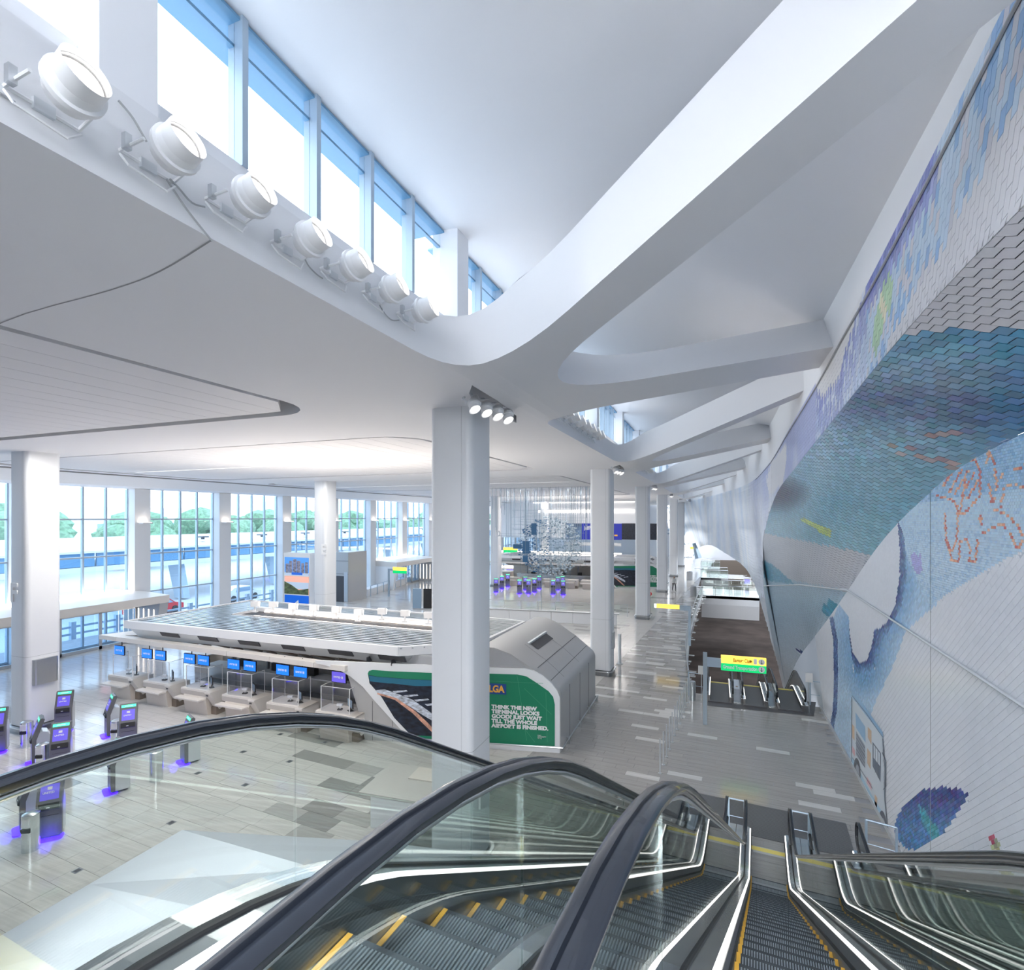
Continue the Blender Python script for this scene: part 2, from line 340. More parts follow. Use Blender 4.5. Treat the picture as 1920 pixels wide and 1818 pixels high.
# wall below the clerestory with its warm gutter light, window band, piers
cw = struct(MB().box(CW-.25, CW, Y0, Y1, ZC+.45, 12.86).box(CW, LIPX-.03, Y0, Y1, ZC+.66, ZC+.70).build('wall_clerestory', 'roof_white'))
MB().box(CW+.35, CW+.45, Y0, Y1-1, ZC+.70, ZC+.74).build('cove_light', 'glow_ledge', cw)
wn = 0
PH = 7.1
for k in range(-1, 16):
    yp = 3.45+PH*k
    if yp > 112: break
    m = MB(); m.box(CW-.3, CW+.30, yp-.30, yp+.24, ZC+.7, 14.75); struct(m.build('trim_%d' % (k+30), 'roof_white'))
    win = struct(empty('window_%d' % wn, (0, 0, 0))); wn += 1
    a, b = yp+.24, yp+PH-.30; n = 5; st = (b-a)/n
    for j in range(1, n): MB().box(CW-.22, CW+.02, a+j*st-.045, a+j*st+.045, 12.86, 14.75).build('mullion', 'frame_blue', win)
    for j in range(n): MB().box(CW-.12, CW-.11, a+j*st+.045*(j > 0), a+(j+1)*st-.045*(j < n-1), 12.86, 14.7).build('pane', 'glass', win)
    MB().box(CW-.75, CW-.02, a, b, 14.66, 14.70).box(CW-.2, CW-.12, a, b, 14.36, 14.40).build('louvre_soffit', 'canopy_blue', win)
# ================================================================== mosaic wall: lean-out band, soffit, lower wall, far sweep
WXX = 4.3
def PX(px, py, x): q = WX(px, py, x); return q
Epts = [Vector((2.8, -6, 11.65)), Vector((2.8, 2, 11.6)), Vector((2.8, 6.67, 11.55)), PX(1800, 510, 2.8), PX(1700, 620, 2.8), PX(1600, 740, 2.8), PX(1555, 797, 2.8), PX(1500, 866, 2.8), PX(1452, 935, 2.8), PX(1430, 1020, 2.8),
        PX(1431, 1070, 2.85), PX(1433, 1110, 3.05), PX(1445, 1180, 3.5), PX(1461, 1250, 3.95), PX(1475, 1300, 4.28)]
F2 = [PX(1472, 1302, 4.2), PX(1455, 1235, 3.85), PX(1440, 1180, 3.4), PX(1425, 1125, 3.0), PX(1410, 1085, 2.8), PX(1393, 1060, 2.5), PX(1360, 1037, .9), PX(1328, 1021, -1.2), WY(1305, 1030, 112), WY(1300, 1045, 119)]
Es = catmull(Epts, 6); F2s = catmull(F2, 5)
LOW = Es+F2s

# unseen walls added behind the camera to shut out light from there
struct(MB().box(-38.6, 4.6, -6.2, -6.0, 0, 15).build('wall_back', 'white'))
struct(MB().box(-38.6, -38.4, -6.2, 5.9, 0, 10.6).build('wall_left', 'white'))
struct(MB().box(4.3, 4.5, -6.2, 8, 0, 14.2).build('wall_right', 'white'))
# ------------------------------------------------------------------ mosaic: every tile its own raised piece, coloured by the artwork
def inside(P, x, y):
    c = False; n = len(P); j = n-1
    for i in range(n):
        xi, yi = P[i]; xj, yj = P[j]
        if (yi > y) != (yj > y) and x < (xj-xi)*(y-yi)/(yj-yi)+xi: c = not c
        j = i
    return c
def dseg(P, x, y):
    best = 1e9
    for (ax, ay), (bx, by) in zip(P, P[1:]):
        dx, dy = bx-ax, by-ay; L = dx*dx+dy*dy; t = max(0, min(1, ((x-ax)*dx+(y-ay)*dy)/L)) if L else 0
        best = min(best, math.hypot(x-ax-t*dx, y-ay-t*dy))
    return best
def mixc(a, b, t): t = max(0, min(1, t)); return tuple(lerp(p, q, t) for p, q in zip(a, b))
R = random.Random(3)
def jit(c, a): d = R.uniform(-a, a); return tuple(max(0, min(1, v*(1+d)+R.uniform(-a, a)*.15)) for v in c)
WHITE_T = (.80, .82, .87); PALE = (.60, .74, .88); MIDB = (.25, .47, .72); NAVY = (.035, .055, .24)
feather = [(1677, 1552), (1685, 1525), (1705, 1500), (1730, 1481), (1770, 1474), (1800, 1479), (1817, 1491), (1808, 1507), (1785, 1540), (1765, 1566), (1745, 1580), (1720, 1592), (1700, 1592), (1685, 1575)]
stripe = [(1722, 1502), (1736, 1520), (1764, 1560), (1753, 1580), (1742, 1560), (1728, 1535)]
whale = [(1660, 1000), (1684, 975), (1688, 1030), (1688, 1080), (1680, 1130), (1665, 1165), (1650, 1178), (1640, 1180), (1636, 1208), (1626, 1238), (1613, 1242), (1600, 1225), (1594, 1190), (1592, 1155), (1575, 1133), (1590, 1105), (1620, 1060)]
dark1 = [(1684, 975), (1695, 1000), (1700, 1040), (1700, 1090), (1690, 1140), (1672, 1175), (1655, 1200), (1648, 1235), (1632, 1275), (1615, 1285), (1602, 1260), (1594, 1200), (1592, 1155), (1640, 1120)]
flow = [(1690, 985), (1700, 960), (1760, 1130), (1700, 1182), (1672, 1255), (1640, 1320), (1628, 1360), (1640, 1450), (1655, 1590), (1600, 1430), (1563, 1372), (1568, 1240), (1560, 1165), (1573, 1133), (1594, 1150), (1600, 1260), (1640, 1260)]
blueTop = [(1930, 780), (1790, 870), (1700, 950), (1684, 975), (1695, 1030), (1745, 1135), (1830, 1080), (1930, 1025)]
edgeL = [(1560, 1160), (1567, 1200), (1568, 1270), (1566, 1330), (1559, 1372)]
orange = [[(1762, 905), (1800, 870), (1830, 862), (1840, 885), (1838, 930), (1812, 960), (1800, 965), (1812, 900)], [(1758, 930), (1785, 935), (1797, 950), (1797, 990), (1793, 1020), (1783, 1035), (1775, 1010), (1773, 960)],
          [(1783, 1035), (1786, 1052), (1800, 1050), (1800, 1015), (1815, 1010), (1822, 1030), (1818, 1050), (1830, 1055), (1835, 1010)], [(1826, 1000), (1845, 1000), (1870, 985), (1885, 985), (1900, 1010), (1912, 1030), (1920, 1015), (1915, 990), (1890, 965), (1865, 955)],
          [(1852, 870), (1856, 840), (1868, 880), (1870, 920), (1862, 943), (1856, 905)], [(1870, 905), (1885, 885), (1910, 880), (1925, 870)], [(1878, 950), (1885, 915), (1900, 905), (1925, 915)],
          [(1770, 910), (1790, 880)], [(1780, 925), (1805, 880)], [(1792, 925), (1818, 880)], [(1803, 930), (1830, 885)], [(1815, 935), (1836, 900)], [(1838, 970), (1842, 985), (1840, 968)]]
bird = [(1708, 1042), (1716, 1033), (1722, 1044), (1727, 1035), (1730, 1060), (1732, 1068), (1722, 1078), (1712, 1062), (1710, 1050)]
thing = [(1855, 1564), (1862, 1566), (1873, 1580), (1885, 1605), (1905, 1650), (1925, 1680), (1925, 1730), (1905, 1690), (1880, 1650), (1866, 1605)]
def col_lower(x, y, p):
    if inside(feather, x, y):
        if inside(stripe, x, y): return jit((.07, .42, .50), .3)
        t = (y-1490+abs(x-1760)*.15)/90
        return jit(mixc((.045, .06, .27), (.10, .30, .62), t*1.1-.1), .35)
    if inside(thing, x, y): return jit((.55, .07, .16) if y < 1585 and x < 1866 else R.choice([(.62, .58, .30), (.50, .55, .33), (.7, .65, .4), (.4, .42, .28)]), .2)
    for L in orange:
        if dseg(L, x, y) < 1.9: return jit(R.choice([(.80, .35, .22), (.62, .16, .14), (.86, .52, .36)]), .1)
    if inside(bird, x, y): return jit((.42, .42, .78), .12)
    if inside(whale, x, y): return jit(WHITE_T, .02)
    if dseg(edgeL, x, y) < 4: return jit(mixc(NAVY, MIDB, R.random()*.6), .2)
    if inside(dark1, x, y):
        d = dseg(whale+whale[:1], x, y); return jit(mixc(NAVY, MIDB, d/22+R.uniform(-.15, .25)), .25)
    if inside(blueTop, x, y):
        s = y-(938-(x-1760)*.13)
        if s < 0: return jit(MIDB if R.random() < .35 else (.36, .58, .80), .12)
        return jit(mixc((.50, .70, .86), (.56, .73, .88), s/120) if R.random() < .75 else (.42, .62, .82), .07)
    if inside(flow, x, y):
        d = dseg(dark1+dark1[:1], x, y); return jit(mixc(MIDB, (.50, .68, .86), d/35+R.uniform(-.2, .3)), .12)
    return jit(WHITE_T, .02)
def col_soffit(x, y, p):
    if y < 622-(x-1712)*.05 and x > 1640: return jit((.58, .58, .62), .035)
    if y < 618: return jit((.58, .58, .62), .035)
    plank = [(1503, 975), (1509, 969), (1563, 996), (1558, 1010)]
    if inside(plank, x, y): return jit((.50, .62, .20), .15)
    if inside([(1430, 1048), (1452, 1060), (1492, 1096), (1470, 1092), (1447, 1090), (1433, 1082)], x, y): return jit((.13, .36, .50), .15)
    if inside([(1540, 1147), (1554, 1121), (1575, 1132), (1578, 1136), (1562, 1162)], x, y): return jit((.08, .34, .48), .2)
    if inside([(1483, 1213), (1512, 1222), (1530, 1240), (1507, 1228)], x, y): return jit(NAVY, .3)
    if y > 1000+(x-1438)*.2: 
        if y > 1078+(x-1440)*.2: return jit(mixc((.42, .56, .66), (.55, .60, .66), (y-1130)/120), .05)
        return jit((.53, .55, .60), .03)
    for L in ([(1667, 832), (1700, 838), (1720, 850), (1790, 870), (1780, 880), (1740, 862), (1690, 848), (1667, 832)], [(1740, 820), (1790, 812), (1815, 812), (1775, 832)], [(1720, 840), (1800, 866)]):
        if dseg(L, x, y) < 3.2: return jit((.42, .33, .34), .25)
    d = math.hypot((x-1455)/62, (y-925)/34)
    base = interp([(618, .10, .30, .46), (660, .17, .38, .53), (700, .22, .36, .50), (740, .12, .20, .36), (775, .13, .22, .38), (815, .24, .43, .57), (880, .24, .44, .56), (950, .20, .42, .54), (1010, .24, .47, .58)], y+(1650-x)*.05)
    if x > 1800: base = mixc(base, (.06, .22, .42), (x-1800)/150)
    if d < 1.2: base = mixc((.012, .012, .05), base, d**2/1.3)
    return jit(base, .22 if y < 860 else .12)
def col_band(x, y, p):
    if y > 1118: return jit((.62, .65, .70), .04)
    yE = interp([(1430, 1020), (1500, 866), (1600, 740), (1700, 620), (1800, 510), (1920, 385)], x)[0]
    yT = interp([(1440, 880), (1480, 800), (1530, 720), (1580, 620), (1630, 525), (1755, 280), (1890, 0)], x)[0]
    f = (y-yT)/max(1, yE-yT)
    if x > 1625:
        if f > lerp(.80, .5, (x-1700)/200) and x > 1665: return jit((.80, .80, .84), .012)
        if inside([(1636, 640), (1640, 590), (1655, 540), (1668, 505), (1676, 520), (1672, 570), (1660, 600), (1650, 650), (1642, 665)], x, y):
            return jit((.88, .85, .62) if inside([(1650, 560), (1660, 555), (1662, 598), (1652, 600)], x, y) else (.52, .74, .50), .12)
        if f < .30 and x < 1760: return jit(mixc((.20, .23, .60), (.45, .50, .80), f*2+R.uniform(-.3, .3)+(x-1640)/300), .15)
        q = R.random(); return jit((.34, .55, .84) if q < .20 else (.72, .72, .80) if q < .4 else (.62, .76, .92), .05)
    if x > 1530:
        ed = interp([(1530, 730), (1545, 745), (1560, 725), (1578, 700), (1583, 660), (1600, 620), (1607, 585), (1630, 530)], x)[0]
        if y < ed: return jit((.84, .84, .86), .012)
        g = (y-ed)/90
        return jit(mixc((.22, .26, .62), (.60, .70, .90), g+R.uniform(-.35, .3)) if R.random() < .85 else (.72, .78, .92), .1)
    if inside([(1436, 900), (1447, 865), (1475, 830), (1475, 860), (1468, 905), (1443, 933)], x, y): return jit((.84, .83, .87), .012)
    if x > 1405:
        s = .5+.5*math.sin(x*.22)*math.cos(x*.071+1); return jit(mixc((.45, .50, .78), (.76, .80, .90), s*.7+(y-900)/120+R.uniform(-.1, .1)), .05)
    s = .5+.5*math.sin(p[1]*1.3+p[2]*.35)*math.cos(p[1]*.47)
    return jit(mixc((.52, .65, .84), (.80, .84, .90), .3+s*.9+R.uniform(-.1, .1)), .03)
TILE_PICK = {}
def lay_tiles(name, parent, ev, U, V, pu, pv, skew, colf, gap=.006, th=.012, keep=300, flip=False, pred=None):
    """ev(u, v) -> point on the surface; strips of tiles run along v leaning by skew, breaks staggered"""
    items = []
    nu0, nu1 = int(math.floor((U[0]-abs(skew)*V[1])/pu))-1, int(math.ceil((U[1]+abs(skew)*V[1])/pu))+1
    for i in range(nu0, nu1):
        off = (.5*pv if i % 2 else 0)
        v = V[0]-off
        while v < V[1]:
            v0, v1 = max(v, V[0]), min(v+pv, V[1]); v += pv
            if v1-v0 < .02: continue
            c = [(i*pu+gap+skew*v0, v0+gap), ((i+1)*pu-gap+skew*v0, v0+gap), ((i+1)*pu-gap+skew*v1, v1-gap), (i*pu+gap+skew*v1, v1-gap)]
            cu = (c[0][0]+c[2][0])/2; cv = (v0+v1)/2
            if cu < U[0] or cu > U[1]: continue
            c = [(min(max(a, U[0]), U[1]), b) for a, b in c]
            P = [ev(a, b) for a, b in c]
            if any(p is None for p in P): continue
            n = (P[2]-P[0]).cross(P[3]-P[1])
            if n.length < 1e-3: continue
            n.normalize(); ce = (P[0]+P[1]+P[2]+P[3])/4
            if n.dot(Vector((-9, ce.y-7, 5))-ce) < 0: n = -n
            x, y = pix(ce)
            if pred and not pred(x, y): continue
            Q = [p+n*th for p in P]
            pr = [pix(q) for q in Q]; ar = abs(sum(a[0]*b[1]-b[0]*a[1] for a, b in zip(pr, pr[1:]+pr[:1])))/2 if x > -9000 else 0
            if not (-20 < x < 1940 and -20 < y < 1838): ar = 0
            items.append((ar, P, Q, colf(x, y, ce)))
    items.sort(key=lambda t: -t[0]); m = MB()
    F5 = [(4, 5, 6, 7), (0, 1, 5, 4), (1, 2, 6, 5), (2, 3, 7, 6), (3, 0, 4, 7)]
    if flip: F5 = [f[::-1] for f in F5]
    for k, (ar, P, Q, c) in enumerate(items):
        if k < keep and ar > 60: t = MB(); t.add(P+Q, F5, 0, c); t.build('tile', 'mosaic', parent)
        else: m.add(P+Q, F5, 0, c)
    o = m.build('small_tiles', 'mosaic', parent); o['kind'] = 'stuff'; return o
mat('mortar', (.62, .66, .73), .7); mat('mortar_dark', (.22, .25, .30), .7)
# lower wall, a flat vertical plane facing the hall
FOLD = [PX(1960, 800, WXX), PX(1920, 813, WXX), PX(1860, 842, WXX), PX(1790, 884, WXX), PX(1735, 932, WXX), PX(1680, 985, WXX), PX(1635, 1040, WXX), PX(1590, 1107, WXX), PX(1560, 1150, WXX), PX(1530, 1190, WXX), PX(1505, 1222, WXX), PX(1487, 1255, WXX), PX(1476, 1300, WXX)]
FOLD = [Vector((WXX, -6, 9.95)), Vector((WXX, 4, 9.95))]+FOLD
FOLDs = [(p.y, p.z) for p in catmull(FOLD, 5)]
def foldz(y): return interp(FOLDs, y)[0]
m = MB(); rows = [[(WXX+.0, y, -.0 if y < 27.2 else -7), (WXX, y, foldz(y)+.02)] for y in [-6+.7*i for i in range(66)] if y < FOLDs[-1][0]]
m.loft(rows); wl = struct(m.build('wall_right', 'mortar'))
a45 = math.atan2(2.47, 3.14); ca, sa = math.cos(a45), math.sin(a45)
def ev_low(u, v):          # v runs along the leaning strips, u across them
    y = 30-(v*ca)+u*sa-10; z = v*sa+u*ca-8
    if y < 2.0 or y > 40.5: return None
    lo = .16 if y < 27 else -6
    if z < lo-.2 or z > foldz(y)+.2: return None
    return Vector((WXX, y, max(lo, min(z, foldz(y)))))
def blueZ(x, y, g=0): return inside(blueTop, x, y) or (g and dseg(blueTop, x, y) < g)
FINE = [feather, whale, dark1, flow, thing]
def fineZ(x, y, g=0): return any(inside(P, x, y) or (g and dseg(P+P[:1], x, y) < g) for P in FINE) or dseg(edgeL, x, y) < 6
lay_tiles('tile', wl, ev_low, (-12, 36), (0, 34), .125, .30, 0.0, col_lower, gap=.003, th=.008, keep=300, pred=lambda x, y: not blueZ(x, y) and not fineZ(x, y))
lay_tiles('tile', wl, ev_low, (-12, 36), (0, 34), .066, .13, 0.0, col_lower, gap=.0018, th=.0105, keep=0, pred=lambda x, y: fineZ(x, y, 5) and not blueZ(x, y))
def ev_hor(u, v):
    z = u+5; y = 22-v
    if y < 2 or z > foldz(y)+.1: return None
    return Vector((WXX, y, min(z, foldz(y))))
lay_tiles('tile', wl, ev_hor, (0, 6), (0, 20), .048, .085, 0.0, col_lower, gap=.0015, th=.012, keep=0, pred=lambda x, y: blueZ(x, y, 3))
MB().box(WXX-.03, WXX, 2, 27.2, 0, .15).build('baseboard', 'alu', wl)
MB().tube([(3.5, 43.6, 4.35), (4.24, 21.8, 5.96), (4.24, 10.2, 5.7), (4.24, 3, 5.5)], .03, 6).build('joint_rail', 'alu', wl)
MB().box(WXX-.012, WXX+.0, 13.965, 13.99, 0, foldz(13.97)).build('panel_joint', 'grey', wl)
# soffit between the lean-out edge and the fold
Em = [(p.y, p.x, p.z) for p in Es if p.y < 38.9]
EY = [Vector((2.8, -6, 11.65))]
n = len(Es); cl = [0]
for a, b in zip(Es, Es[1:]): cl.append(cl[-1]+(b-a).length)
EL = cl[-1]
FV = [Vector((WXX, y, z)) for y, z in FOLDs]; cf = [0]
for a, b in zip(FV, FV[1:]): cf.append(cf[-1]+(b-a).length)
def atlen(P, c, s):
    s = min(max(s, 0), c[-1]-1e-6)
    import bisect
    i = max(0, bisect.bisect_right(c, s)-1); i = min(i, len(P)-2); return P[i].lerp(P[i+1], (s-c[i])/max(1e-9, c[i+1]-c[i]))
def Fat(s):                # matching fold point: same Y at first, gathers at the tip
    e = atlen(Es, cl, s); t = s/EL
    y = e.y*.999+ (0 if e.y < 20 else (e.y-20)*.02)
    if y >= FV[-1].y: y = FV[-1].y
    return Vector((WXX, y, foldz(y)))
def ev_sof(u, v):
    if u < 0 or u > EL: return None
    e = atlen(Es, cl, u); f = Fat(u); L = (f-e).length
    if v > L+.3: return None
    return e.lerp(f, min(1, v/L))
rows = []
for i in range(111):
    u = EL*i/110; e = atlen(Es, cl, u); f = Fat(u); rows.append([e.lerp(f, j/6)+Vector((.05, .02, .05)) for j in range(7)])
m = MB(); m.loft(rows); ws = struct(m.build('wall_soffit', 'mortar_dark'))
# the soffit panel sits a centimetre behind its tiles
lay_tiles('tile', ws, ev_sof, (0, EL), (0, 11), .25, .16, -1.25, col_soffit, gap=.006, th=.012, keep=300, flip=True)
MB().tube([PX(1433, 1098, 2.98), PX(1500, 1088+8, 3.4), PX(1590, 1107, 4.25)], .03, 6).build('joint_rail', 'alu', ws)
# outer face: the band near the camera, the great sweep beyond
LOWs = Es+F2s[1:]; cL = [0]
for a, b in zip(LOWs, LOWs[1:]): cL.append(cL[-1]+(b-a).length)
LL = cL[-1]; sE = EL
kY = [(0, -6)]
for i, p in enumerate(Es):
    if p.y < 38.0 and p.z > 6.9: kY.append((cl[i]+1e-4*i, p.y))
kY.append((EL*.985, 40.0)); kY.append((EL+2, 42.5)); kY.append((EL+5.0, 45))
for i, p in enumerate(F2s):
    if p.y > 50: kY.append((EL+cL[len(Es)-1+i]-EL if False else cL[min(len(Es)-1+i, len(cL)-1)], p.y))
kY.append((LL, 119)); kY.sort()
def ev_out(u, v):
    if u < 0 or u > LL: return None
    lo = atlen(LOWs, cL, u); t = Tat(interp(kY, u)[0]); L = (lo-t).length
    return (t, lo, L)
def ev_o2(u, v):
    r = ev_out(u, v)
    if r is None or v > r[2]+.35: return None
    return r[0].lerp(r[1], min(1, v/r[2]))
rows = []
N = 190
for i in range(N+1):
    r = ev_out(LL*i/N, 0); rows.append([r[0].lerp(r[1], j/8)+Vector((.05, .03, 0)) for j in range(9)])
m = MB(); m.loft(rows); wo = struct(m.build('wall_mosaic_sweep', 'white', smooth=True))
def ev_near(u, v): return ev_o2(u, v)
def ev_far(u, v):
    return ev_o2(u, v)
sN = cl[min(range(len(Es)), key=lambda i: abs(Es[i].y-33))]
lay_tiles('tile', wo, ev_near, (6, sN), (0, 4.5), .14, .26, .35, col_band, gap=.004, th=.008, keep=300, flip=False)
lay_tiles('tile', wo, ev_far, (sN, LL), (0, 16), .42, .50, .0, col_band, gap=.006, th=.015, keep=0, flip=False)
sp = [Tat(y)+Vector((-.03, 0, -.28*min(1, 12/max(y, 6)))) for y in [2+.8*i for i in range(52)]]
MB().tube(sp, .022, 5).build('seam_rail', 'grey', wo)
# printed ice-cream truck low on the mosaic, flat art a few millimetres proud of the tiles
tk = empty('mural_truck', (0, 0, 0)); tk.parent = wl
def art(name, pts, material, dx=.016):
    q = [PX(x, y, WXX-dx) for x, y in pts]; MB().add(q, [tuple(range(len(q)))]).build(name, material, tk)
def ell(cx, cy, rx, ry, sl=0, n=20): return [(cx+rx*math.cos(2*math.pi*i/n), cy+ry*math.sin(2*math.pi*i/n)+sl*rx*math.cos(2*math.pi*i/n)) for i in range(n)]
mat('m_white', (.70, .77, .83), .3); mat('m_blue', (.45, .68, .85), .3); mat('m_tyre', (.10, .11, .14), .3); mat('m_rim', (.40, .44, .50), .3); mat('m_tan', (.75, .55, .38), .3); mat('m_pink', (.80, .48, .52), .3); mat('m_win', (.34, .56, .78), .3); mat('m_dark', (.16, .20, .26), .3)
art('truck_body', [(1597, 1306), (1654, 1380), (1658, 1500), (1664, 1560), (1640, 1535), (1594, 1435)], 'm_white')
art('truck_skirt', [(1596, 1415), (1640, 1500), (1660, 1530), (1664, 1560), (1640, 1535), (1596, 1440)], 'm_blue', .019)
art('roof_edge', [(1597, 1290), (1655, 1372), (1656, 1384), (1597, 1302)], 'm_win', .019)
art('serving_window', [(1604, 1335), (1622, 1362), (1623, 1392), (1605, 1364)], 'm_win', .019)
art('menu_board', [(1605, 1370), (1622, 1398), (1622, 1440), (1605, 1415)], 'm_rim', .019)
art('cab_window', [(1636, 1390), (1652, 1412), (1651, 1466), (1636, 1436)], 'm_dark', .019)
art('cab_glass', [(1638, 1396), (1650, 1412), (1650, 1436), (1638, 1420)], 'm_white', .022)
art('cone_print', [(1627, 1362), (1634, 1370), (1634, 1396), (1627, 1382)], 'm_tan', .019)
art('sundae_print', [(1598, 1357), (1602, 1362), (1602, 1388), (1598, 1382)], 'm_tan', .019)
art('lettering_print', [(1598, 1398), (1603, 1406), (1603, 1418), (1598, 1410)], 'm_pink', .019)
art('lettering_print', [(1625, 1455), (1634, 1470), (1634, 1482), (1625, 1467)], 'm_pink', .019)
art('ice_cream_print', [(1626, 1402), (1633, 1412), (1632, 1442), (1626, 1430)], 'm_tan', .019)
art('fender_print', [(1640, 1488), (1645, 1496), (1644, 1514), (1640, 1508)], 'm_tan', .019)
def line_art(nm, pts, mt='m_dark', w=1.0):
    for (x0, y0), (x1, y1) in zip(pts, pts[1:]): art(nm, [(x0-w/2, y0), (x1-w/2, y1), (x1+w/2, y1), (x0+w/2, y0)], mt, .024)
line_art('body_outline', [(1597, 1306), (1597, 1350), (1596, 1440)]); line_art('body_outline', [(1655, 1384), (1659, 1440), (1659, 1500), (1664, 1558)], w=1.4); line_art('body_outline', [(1597, 1303), (1625, 1338), (1655, 1382)])
line_art('window_post', [(1641, 1400), (1641, 1448)]); line_art('window_post', [(1646, 1406), (1646, 1457)]); line_art('mirror_arm', [(1654, 1410), (1660, 1425), (1660, 1475), (1656, 1480)], w=1.6)
line_art('belt_line', [(1598, 1420), (1620, 1452), (1636, 1478)]); line_art('belt_line', [(1604, 1392), (1623, 1420)])
for i in range(6): line_art('menu_row', [(1606, 1376+i*7), (1621, 1402+i*7)], w=1.2)
for cx, cy, rx, ry in ((1607, 1447, 6.5, 26), (1655, 1549, 8, 29)):
    art('wheel', ell(cx, cy, rx, ry, .9), 'm_tyre', .022); art('wheel_rim', ell(cx+.8, cy, rx*.55, ry*.55, .9), 'm_rim', .025)
# far side wall of the lower hall and end wall
# ================================================================== floor: backing slab, stone tiles laid square to the escalators
PHI = math.radians(3.6); cp, sp_ = math.cos(PHI), math.sin(PHI)
def UV(u, v, z=0): return Vector((u*cp+v*sp_, -u*sp_+v*cp, z))       # escalator frame -> world
OPX0 = lambda y: interp([(27.2, -1.30), (33, -1.75), (40, -1.95), (50, -1.85), (62, -1.60)], y)[0]
slab = MB()
slab.box(-42, -9, -6, 120, -.30, -.012).box(-9, 2.9, -6, 8, -.30, -.012)
slab.add([(-9, 8, -.012), (4.3, 8, -.012), (4.3, 27.2, -.012), (-9, 27.2, -.012)], [(0, 1, 2, 3)])
for i in range(35):
    a, b = 27.2+i, min(28.2+i, 62); slab.add([(-9, a, -.012), (OPX0(a), a, -.012), (OPX0(b), b, -.012), (-9, b, -.012)], [(0, 1, 2, 3)])
slab.box(-9, 4.2, 62, 68, -.3, -.012).box(-9, -2.2, 68, 120, -.3, -.012).box(-2.2, .5, 80, 86, -.3, -.012).box(-2.2, -1, 96, 120, -.3, -.012)
floor = struct(slab.build('floor', 'joint'))
MB().box(-1.3, 4.3, 27.1, 27.2, -.5, -.012).build('slab_edge', 'grey', floor)
def in_floor(x, y):
    if x > 4.25 or x < -38.4 or y < 1 or y > 119: return False
    if x > -2.2:
        if 27.2 < y < 62: return x < OPX0(y)-.0
        if 68 < y < 80: return x < -2.3
        if 86 < y < 96: return x < -2.3
        if y > 96: return x < -1.2
    return True
RF = random.Random(11)
def floor_col(x, y, band):
    q = RF.random()
    if band == 'B':                    # pale stone of the check-in floor with scattered grey tiles
        near = -17 < x < -7 and 7 < y < 15
        g = .045 + (.42 if -12.5 < x < -6.5 and 10.0 < y < 15.5 else 0)
        c = (.60, .58, .55) if q > g else ((.30, .29, .28) if RF.random() < .6 else (.42, .41, .39))
        if x < -20: c = (.62, .61, .60) if q > .06 else (.5, .49, .48)
    else:
        den = interp([(16, .02), (20, .05), (24, .12), (34, .22), (50, .30), (70, .25)], y)[0]*(1 if x < -1.6 else .45)
        if x > -1.6: c = (.60, .60, .59) if q < .05 else (.37, .36, .345)
        else: c = (.68, .67, .65) if q < den else ((.30, .29, .27) if (q > .86 and y > 25) else (.40, .385, .365))
    j = RF.uniform(-.025, .025); return tuple(v*(1+j) for v in c)
items = []
UB = -7.4
def add_floor(band, u0, u1, v0, v1, tu, tv):
    for i in range(int(round((v1-v0)/tv))):
        v = v0+i*tv; u = u0-RF.random()*tu
        while u < u1:
            a, b = max(u, u0), min(u+tu, u1); u += tu
            if b-a < .05: continue
            c = UV((a+b)/2, v+tv/2)
            if not in_floor(c.x, c.y): continue
            P = [UV(a+.004, v+.004), UV(b-.004, v+.004), UV(b-.004, v+tv-.004), UV(a+.004, v+tv-.004)]
            pr = [pix(q) for q in P]
            ar = abs(sum(a_[0]*b_[1]-b_[0]*a_[1] for a_, b_ in zip(pr, pr[1:]+pr[:1])))/2 if min(q[0] for q in pr) > -5000 else 0
            pc = pix(c)
            if not (0 < pc[0] < 1920 and 0 < pc[1] < 1818): ar = 0
            items.append((ar, P, floor_col(c.x, c.y, band)))
add_floor('B', -44, UB, 2, 50, 1.2, .6)
add_floor('A', UB, 7, 2, 66.2, 1.1, .3)
add_floor('B', -52, UB, 50, 122, 2.4, 1.2)
add_floor('A', UB, 7, 66.2, 122, 2.4, .6)
items.sort(key=lambda t: -t[0]); m = MB(); FT = [(4, 5, 6, 7), (0, 1, 5, 4), (1, 2, 6, 5), (2, 3, 7, 6), (3, 0, 4, 7)]
for k, (ar, P, c) in enumerate(items):
    V = [(p.x, p.y, -.010) for p in P]+[(p.x, p.y, 0) for p in P]
    if k < 300: t = MB(); t.add(V, FT, 0, c); t.build('tile', 'tile_floor', floor)
    else: m.add(V, FT, 0, c)
o = m.build('small_tiles', 'tile_floor', floor); o['kind'] = 'stuff'
# dark metal landing plates of the down escalators
MB().add([WZ(1326, 1322, .012), WZ(1330, 1297, .012), WZ(1530, 1316, .012), WZ(1526, 1342, .012)], [(0, 1, 2, 3)]).build('floor_plate', 'plate_dark', floor)
# ================================================================== lower hall
LZ = -6.6
m = MB(); m.box(-3.4, 9, 20, 119, LZ-.2, LZ); struct(m.build('floor', 'carpet'))
m = MB(); m.box(-3.4, -3.3, 27, 119, LZ, -.3); struct(m.build('wall_left', 'bronze'))
m = MB(); m.box(8.0, 8.1, 27, 119, LZ, 6.5); struct(m.build('wall_right', 'bronze'))
m = MB(); m.box(-3.4, 9, 118.9, 119, LZ, -.3); struct(m.build('wall_back', 'bronze'))
